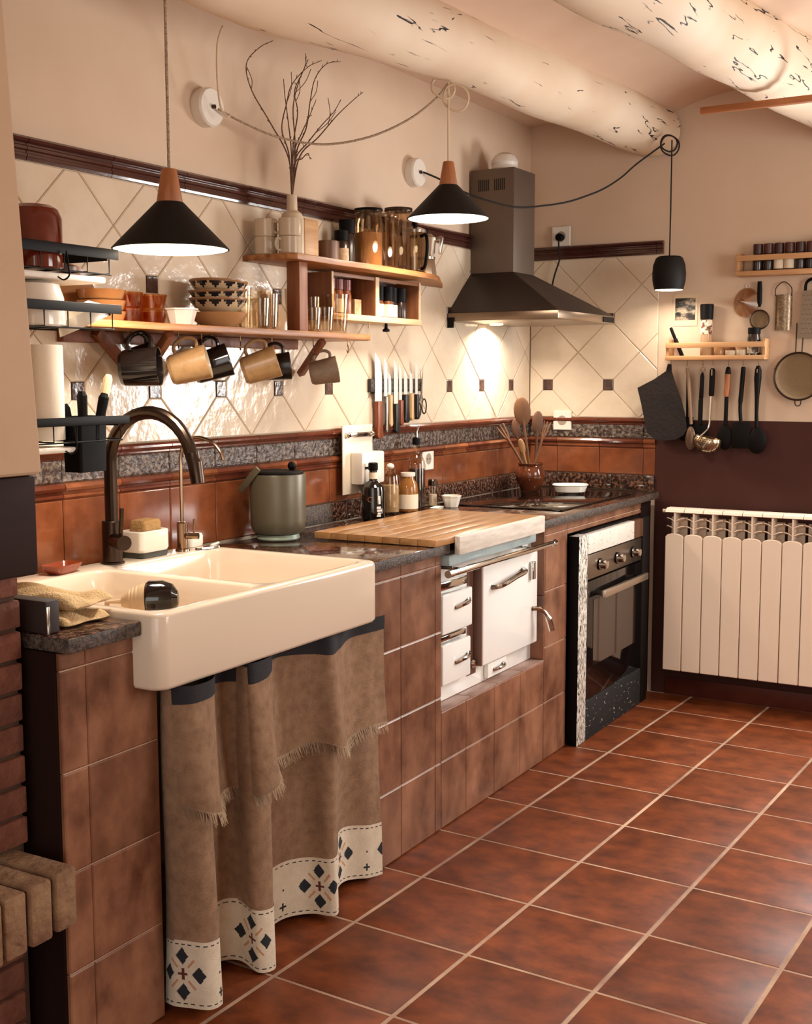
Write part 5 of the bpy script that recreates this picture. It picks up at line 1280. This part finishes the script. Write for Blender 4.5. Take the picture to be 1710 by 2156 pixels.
t = thing('nutmeg_grater', 'small curved steel grater with wire loop hanging on the wall', 'grater', (1.150, YF, 1.552))
obj('loop', MB().tube(spline([(1.118, YF-.012, 1.690), (1.120, YF-.012, 1.722), (1.150, YF-.012, 1.745), (1.180, YF-.012, 1.722), (1.182, YF-.012, 1.690)], 5), .0020, 6), steel_d, t)
M = MB(); n = 12
for k in range(n+1):
    a = -1.15+2.3*k/n; M.v += [Vector((1.151+.036*math.sin(a), YF-.004-.026*math.cos(a)+.010, zz)) for zz in (1.553, 1.694)]
for k in range(n): M.f.append((2*k, 2*k+2, 2*k+3, 2*k+1)); M.m.append(0)
k0 = len(M.v); M.v += [v+Vector((0, .0015, 0)) for v in M.v[:k0]]
for k in range(n): M.f.append((k0+2*k, k0+2*k+1, k0+2*k+3, k0+2*k+2)); M.m.append(0)
obj('grating_sheet', M, mat('grater_steel', 'a08a70', .32, .7, '6a5848', 160), t)
t = thing('box_grater', 'perforated steel box grater with black handle at the right picture edge', 'grater', (1.262, YF, 1.518))
P = [(1.214, 1.520), (1.318, 1.520), (1.298, 1.706), (1.230, 1.706)]
sh = obj('front_sheet', MB().prism(P, lambda a, z_, d: (a, YF-.030-d, z_), 0, .0016), mat('grater_front', '8a7a68', .4, .6), t)
P2 = [(1.228, 1.706), (1.300, 1.706), (1.318, 1.520), (1.214, 1.520)]
obj('rear_sheet', MB().prism(list(reversed(P2)), lambda a, z_, d: (a, YF-.012-d, z_), 0, .0016), steel_d, t)
M = MB()
for r_ in range(9):
    for c_ in range(6):
        zz = 1.540+r_*.0185; xx = 1.228+c_*.0145+(.006 if r_ % 2 else 0)+(zz-1.52)*.05
        M.ellipsoid((xx, YF-.0322, zz), (.0046, .0020, .0026), 8, k=4)
obj('teeth', M, steel, sh, kind='stuff')
obj('handle', MB().tube(spline([(1.236, YF-.018, 1.706), (1.240, YF-.018, 1.738), (1.264, YF-.018, 1.752), (1.288, YF-.018, 1.738), (1.292, YF-.018, 1.706)], 4), .006, 8), black_m, t)
t = thing('large_sieve', 'large round wire sieve hanging at the right picture edge', 'sieve', (1.224, YF, 1.272))
obj('rim', MB().tube(ring((1.222, YF-.030, 1.368), .094, (0, 1, 0), 40), .0042, 8, closed=True), steel_d, t)
obj('bowl', MB().lathe([(.092, 0), (.080, .012), (.050, .022), (0, .026)], 40, T=frame((1.222, YF-.031, 1.368), (0, 1, 0), (0, 0, 1))), meshm, t)
for s in (-1, 1): obj('handle_wire', MB().tube([(1.221+s*.012, YF-.030, 1.460), (1.219+s*.014, YF-.008, 1.58)], .0026, 8), steel_d, t)
obj('rest_loop', MB().tube(spline([(1.212, YF-.03, 1.275), (1.214, YF-.03, 1.256), (1.224, YF-.03, 1.250), (1.234, YF-.03, 1.256), (1.236, YF-.03, 1.275)], 4), .0022, 6), steel_d, t)
obj('ear', MB().tube(spline([(1.136, YF-.03, 1.402), (1.128, YF-.03, 1.404), (1.125, YF-.03, 1.394), (1.131, YF-.03, 1.388)], 3), .002, 6), steel, t)

# oven mitt
P = [(.700, 1.415), (.694, 1.388), (.640, 1.352), (.572, 1.318), (.590, 1.250), (.606, 1.180), (.616, 1.135), (.645, 1.112), (.690, 1.106), (.735, 1.112), (.765, 1.128), (.778, 1.150), (.770, 1.205), (.752, 1.270), (.720, 1.352), (.707, 1.390), (.706, 1.415)]
mt = obj('pot_holder', MB().prism(list(reversed(P)), lambda a, z_, d: (a, 2.893-d, z_), 0, .022, inset=.006, edge=.007), mat('mitt_cloth', '1c1513', .9, 0, '241b18', 12, bump=.3, bscale=60), label='black quilted oven mitt hanging at the left end of the lower rack', cat='oven mitt', sharp=60)

# utensils hung below the lower rack
GUU = 'utensils hung under the lower rack'
def utensil(nm, lab, cat): return thing(nm, lab, cat, (0, 2.895, 1.05), GUU)
yu = 2.894
HK2 = [(.702, 1.425), (.772, 1.424), (.838, 1.424), (.880, 1.424), (.944, 1.424), (1.004, 1.424), (1.066, 1.424)]
hr_ = thing('hook_row', 'row of small screw hooks under the lower rack', 'hooks', (.88, yu, 1.42))
for (hx, hz) in HK2: obj('hook', MB().tube([(hx, yu, 1.4358), (hx, yu, 1.420), (hx+.002, yu-.004, 1.414), (hx, yu-.008, 1.411), (hx-.002, yu-.009, 1.417)], .0014, 6), hookm, hr_)
t = utensil('serving_spoon', 'long wooden and steel spoon hanging next to the oven mitt', 'spoon')
obj('handle', MB().tube([(.772, yu, 1.405), (.773, yu, 1.395), (.780, yu, 1.36), (.790, yu-.004, 1.25), (.797, yu-.008, 1.17)], [.005, .007, .0085, .009, .0075], 10), mat('olive_wood', '7a5c46', .45, 0, '8e7258', 20, (1, 1, .3)), t)
obj('bowl', MB().ellipsoid((.797, yu-.014, 1.112), (.022, .010, .050), 20), mat('horn_spoon', '6a5442', .25, .4), t)
t = utensil('black_turner', 'thin black turner half hidden behind the wooden spoon', 'turner')
obj('handle', MB().tube([(.770, yu+.014, 1.385), (.772, yu+.014, 1.20)], .005, 8), black_m, t)
obj('blade', MB().box(.745, .800, yu+.012, yu+.015, 1.10, 1.20), black_m, t, bevel=.004)
t = utensil('spatula', 'black spatula with steel eye hanging left of the skimmer', 'spatula')
obj('handle', MB().tube([(.837, yu, 1.385), (.837, yu, 1.37), (.834, yu, 1.28), (.833, yu, 1.275)], [.004, .0085, .0095, .008], 10), black_m, t)
obj('eye', MB().tube(ring((.838, yu, 1.398), .009, (0, 1, 0), 14), .002, 6, closed=True), chrome, t)
obj('shaft', MB().tube([(.833, yu, 1.275), (.832, yu, 1.17)], .010, 8), black_m, t)
obj('blade', MB().box(.797, .867, yu+.002, yu+.006, 1.085, 1.172), black_m, t, bevel=.008)
t = utensil('skimmer', 'perforated steel skimmer ladle with black handle', 'skimmer')
obj('handle', MB().tube([(.879, yu, 1.402), (.879, yu, 1.395), (.877, yu, 1.295), (.877, yu, 1.288)], [.007, .0115, .0115, .010], 12), black_m, t)
obj('grip_inset', MB().box(.8765, .8825, yu-.0128, yu-.0118, 1.372, 1.398), chrome, t)
obj('shaft', MB().tube(spline([(.877, yu, 1.290), (.875, yu-.004, 1.215), (.874, yu-.010, 1.165), (.862, yu-.018, 1.142), (.838, yu-.03, 1.118)], 4), .0042, 8), steel, t)
sk_ = mat('skimmer_steel', 'b8a488', .22, 1.0)
obj('ladle', MB().ellipsoid((.878, yu-.048, 1.102), (.060, .042, .050), 24, k=12, z0=-1, z1=.35, T=Matrix.Translation((.878, yu-.048, 1.102)) @ Matrix.Rotation(.22, 4, 'Y') @ Matrix.Translation((-.878, -(yu-.048), -1.102))), sk_, t)
M = MB()
for a in range(-4, 5):
    for b2 in range(-5, 3):
        px, pz = a*.0105+(b2 % 2)*.005, b2*.0085-.006
        q = 1-(px/.060)**2-(pz/.050)**2
        if q > .12: M.ellipsoid((.878+px, yu-.048-.0422*math.sqrt(q), 1.102+pz-px*.22), (.0028, .0012, .0028), 6, k=3)
obj('holes', M, mat('hole_dark', '3a2a20', .7), t, kind='stuff')
t = utensil('wood_grip_spoon', 'black spoon with pale wooden grip in the middle of the row', 'spoon')
obj('cap', MB().tube([(.944, yu, 1.408), (.944, yu, 1.400), (.943, yu, 1.378)], [.005, .010, .0125], 12), black_m, t)
obj('grip', MB().tube([(.943, yu, 1.3775), (.942, yu, 1.33), (.940, yu, 1.300), (.940, yu, 1.286)], [.0125, .012, .0125, .011], 12), lamp_wood, t)
obj('shaft', MB().tube([(.940, yu, 1.2855), (.939, yu, 1.17)], .0085, 10), black_m, t)
obj('head', MB().ellipsoid((.938, yu, 1.120), (.032, .010, .055), 18), black_m, t)
t = utensil('curved_turner', 'black turner with curved handle second from the right', 'turner')
obj('handle', MB().tube(spline([(1.006, yu, 1.408), (1.004, yu, 1.37), (1.000, yu, 1.30), (.998, yu-.004, 1.24), (1.004, yu-.008, 1.18)], 4), [.007]+[.0095]*10+[.0075]*6, 10), black_m, t)
obj('blade', MB().box(.968, 1.042, yu-.010, yu-.006, 1.075, 1.182), black_m, t, bevel=.010)
t = utensil('big_black_spoon', 'black spoon with teardrop handle rightmost in the row', 'spoon')
obj('handle', MB().tube([(1.066, yu, 1.413), (1.066, yu, 1.395), (1.065, yu, 1.36), (1.064, yu, 1.29), (1.064, yu, 1.22), (1.066, yu, 1.16)], [.006, .0135, .0150, .0095, .0075, .0085], 12), black_m, t)
obj('hang_hole', MB().box(1.0635, 1.0675, yu-.0150, yu-.0140, 1.383, 1.398), chrome, t)
obj('bowl', MB().ellipsoid((1.069, yu, 1.108), (.040, .014, .055), 18), black_m, t)

# ------------------------------------------------------------------ dish drying rack on the long wall beside the fireplace
BEFORE = set(bpy.data.objects.keys())
t = thing('dish_rack', 'black metal three tier dish drying rack beside the fireplace hood', 'dish rack', (.16, -.16, 1.25))
ry0, ry1 = -.322, .085
for yy in (-.306, -.118):
    obj('post', MB().box(XW+.012, XW+.030, yy-.009, yy+.009, 1.20, 1.68), wire_m, t, bevel=.002)
TI = [(1.640, .215, .022), (1.522, .220, .020), (1.282, .225, .018)]
for k, (z, xf, hh) in enumerate(TI):
    yb_ = ry1+.02 if k < 2 else ry1+.03
    obj('front_rail', MB().box(xf-.003, xf, ry0, yb_, z-hh/2, z+hh/2), wire_m, t, bevel=.0008)
    obj('rear_rail', MB().box(XW+.008, XW+.0115, ry0, yb_-.03, z-hh/2, z+hh/2), wire_m, t, bevel=.0008)
    obj('side_rail', MB().box(XW+.012, xf-.0032, yb_-.034, yb_-.031, z-hh/2-.004, z+hh/2-.004), wire_m, t, bevel=.0008)
    for j in range(6):
        yy = yb_-.025-j*.065; zd = z-.042
        obj('wire', MB().tube([(xf-.005, yy, z-hh/2), (xf-.005, yy, zd), (XW+.016, yy, zd), (XW+.016, yy, z)], .0016, 6), wire_m, t)
    obj('wire', MB().tube([(xf-.005, ry0, z-.044), (xf-.005, yb_-.02, z-.044)], .0018, 6), wire_m, t)
    obj('wire', MB().tube([(XW+.06, ry0, z-.044), (XW+.06, yb_-.02, z-.044)], .0018, 6), wire_m, t)
for (yy, z) in ((-.055, 1.635), (-.05, 1.275)):
    obj('s_hook', MB().tube(spline([(.222, yy, z), (.226, yy, z-.03), (.226, yy+.002, z-.050), (.222, yy-.010, z-.060), (.218, yy-.022, z-.054)], 4), .0018, 6), wire_m, t)
W1 = 1.610
def basket_z(z): return z-.0415
zz = basket_z(1.640)
obj('casserole', MB().lathe([(0, 0), (.055, 0), (.058, .004), (.058, .105), (.050, .124), (.036, .132), (0, .133)], 32, T=put(.145, -.070, zz)), amber_d, label='large reddish brown upside down casserole on the top tier of the rack', cat='casserole', base=(.145, -.07, zz))
obj('wooden_trivet', MB().lathe([(0, 0), (.026, 0), (.028, .004), (.028, .016), (.010, .022), (0, .022)], 24, T=put(.120, .035, zz)), dark_w, label='small dark round wooden trivet on the top tier of the rack', cat='trivet', base=(.12, .035, zz))
obj('shelf_tray', MB().box(.058, .205, -.315, .075, 1.577, 1.591), white_p, label='white drip tray under the top tier of the rack', cat='tray', bevel=.004)
z2 = basket_z(1.522)
wplate = [(0, 0), (.050, .001), (.085, .012), (.085, .015), (.050, .005), (0, .004)]
for k in range(3):
    yy = -.285+k*.040
    obj('white_plate', MB().lathe([(0, 0), (.034, .001), (.056, .009), (.056, .012), (.034, .005), (0, .004)], 36, T=frame((.138, yy, z2+.060), (.12, 1, .08), (0, 0, 1))), white_c, label=['leftmost white plate standing on the middle tier of the rack', 'second white plate standing on the middle tier of the rack', 'third white plate standing on the middle tier of the rack', 'fourth white plate standing on the middle tier of the rack', 'rightmost white plate standing on the middle tier of the rack'][(0, 1, 4)[k]], cat='plate', group='white plates in the drying rack')
obj('white_bowl', MB().lathe([(0, 0), (.030, .002), (.052, .020), (.060, .048), (.057, .048), (.048, .022), (.026, .006), (0, .004)], 36, T=frame((.150, .035, z2+.050), (.25, .35, -.9), (0, 0, 1))), white_c, label='white bowl tipped over at the right of the middle tier', cat='bowl', base=(.14, .035, z2))
obj('white_casserole', MB().lathe([(0, 0), (.062, 0), (.066, .004), (.064, .060), (.055, .088), (.020, .098), (.012, .100), (.012, .112), (0, .113)], 36, T=put(.140, -.075, z2)), white_c, label='large white lidded dish on the middle tier of the rack', cat='dish', base=(.148, -.075, z2))
obj('paper_roll', MB().lathe([(.012, 0), (.046, 0), (.047, .003), (.047, .197), (.046, .2), (.012, .2), (.012, 0)], 32, T=put(.150, -.070, 1.2425)), mat('paper_towel', 'f0e4d0', .9, bump=.06, bscale=120), label='white kitchen paper roll standing on the lowest tier of the rack', cat='paper roll', base=(.150, -.07, 1.2425))
obj('shelf_tray', MB().box(.058, .205, -.315, .050, 1.216, 1.228), white_p, label='white drip tray under the lowest tier of the rack', cat='tray', bevel=.004)
z3 = basket_z(1.282)
t = thing('cutlery_caddy', 'black cutlery caddy hooked in the lowest tier of the rack', 'caddy', (.150, .030, z3))
obj('cup', loft([(rrect(.026, .040, .008), 1.172), (rrect(.028, .042, .008), 1.292), (rrect(.025, .039, .007), 1.292), (rrect(.023, .037, .007), 1.178)], put(.190, .012, 0)), mat('caddy_plastic', '0f0c0b', .5, spec=.12), t)
def cut(nm, lab, p, q, r, m):
    obj(nm, MB().tube([p, Vector(p).lerp(Vector(q), .55), Vector(q)-(Vector(q)-Vector(p)).normalized()*.01, q], [r*.6, r, r*1.15, r*.7], 10), m, label=lab, cat='utensil', group='utensils in the cutlery caddy')
cut('black_utensil', 'black handled utensil leaning left in the cutlery caddy', (.18, .000, 1.18), (.165, -.020, 1.318), .009, black_m)
cut('black_utensil', 'tall black handled utensil upright in the cutlery caddy', (.190, .010, 1.18), (.185, .012, 1.345), .010, black_m)
cut('black_utensil', 'black handled utensil leaning right in the cutlery caddy', (.195, .022, 1.18), (.205, .060, 1.340), .010, black_m)
cut('wooden_utensil', 'pale wooden handle leaning right above the cutlery caddy', (.185, .030, 1.18), (.180, .100, 1.380), .009, mat('pale_handle', 'd8bc90', .5))
obj('mount_plate', MB().box(XW+.010, .222, -.3275, -.3225, 1.20, 1.66), wire_m, bpy.data.objects['dish_rack'], bevel=.001)
# the rack hangs from the side of the fireplace hood, clear of the shelf behind it
for nm in set(bpy.data.objects.keys())-BEFORE:
    o = bpy.data.objects[nm]
    if o.parent is None: o.location = o.location+Vector((.200, -.1755, -.008))

# ------------------------------------------------------------------ window in the end wall, right of the frame
t = thing('window_1', 'small paned window in the end wall', None, (1.8600, YB, .90), kind='structure')
wf = mat('window_frame_paint', 'd8cbb8', .5)
for (x0_, x1_, z0_, z1_) in ((1.3800, 1.4300, .82, 1.82), (2.2900, 2.3400, .82, 1.82), (1.4302, 2.2898, .82, .87), (1.4302, 2.2898, 1.77, 1.82)):
    obj('frame_bar', MB().box(x0_, x1_, YB-.035, YB-.004, z0_, z1_), wf, t, bevel=.003)
obj('mullion', MB().box(1.8450, 1.8750, YB-.034, YB-.026, .8702, 1.7698), wf, t, bevel=.002)
obj('mullion', MB().box(1.4302, 1.8448, YB-.034, YB-.026, 1.31, 1.33), wf, t, bevel=.002)
obj('mullion', MB().box(1.8752, 2.2898, YB-.034, YB-.026, 1.31, 1.33), wf, t, bevel=.002)
for (x0_, x1_) in ((1.4302, 1.8448), (1.8752, 2.2898)):
    for (z0_, z1_) in ((.8702, 1.3098), (1.3302, 1.7698)):
        obj('pane', MB().box(x0_, x1_, YB-.024, YB-.021, z0_, z1_), glass, t)

t = thing('window_2', 'paned window in the wall opposite the counter', None, (3.62, 1.10, .90), kind='structure')
for (y0_, y1_, z0_, z1_) in ((.501, .55, .901, 2.099), (1.65, 1.699, .901, 2.099), (.5502, 1.6498, .901, .95), (.5502, 1.6498, 2.05, 2.099)):
    obj('frame_bar', MB().box(3.61, 3.66, y0_, y1_, z0_, z1_), wf, t, bevel=.003)
obj('mullion', MB().box(3.615, 3.655, 1.085, 1.115, .9502, 2.0498), wf, t, bevel=.002)
for (y0_, y1_) in ((.5502, 1.0848), (1.1152, 1.6498)):
    obj('pane', MB().box(3.633, 3.637, y0_, y1_, .9502, 2.0498), glass, t)
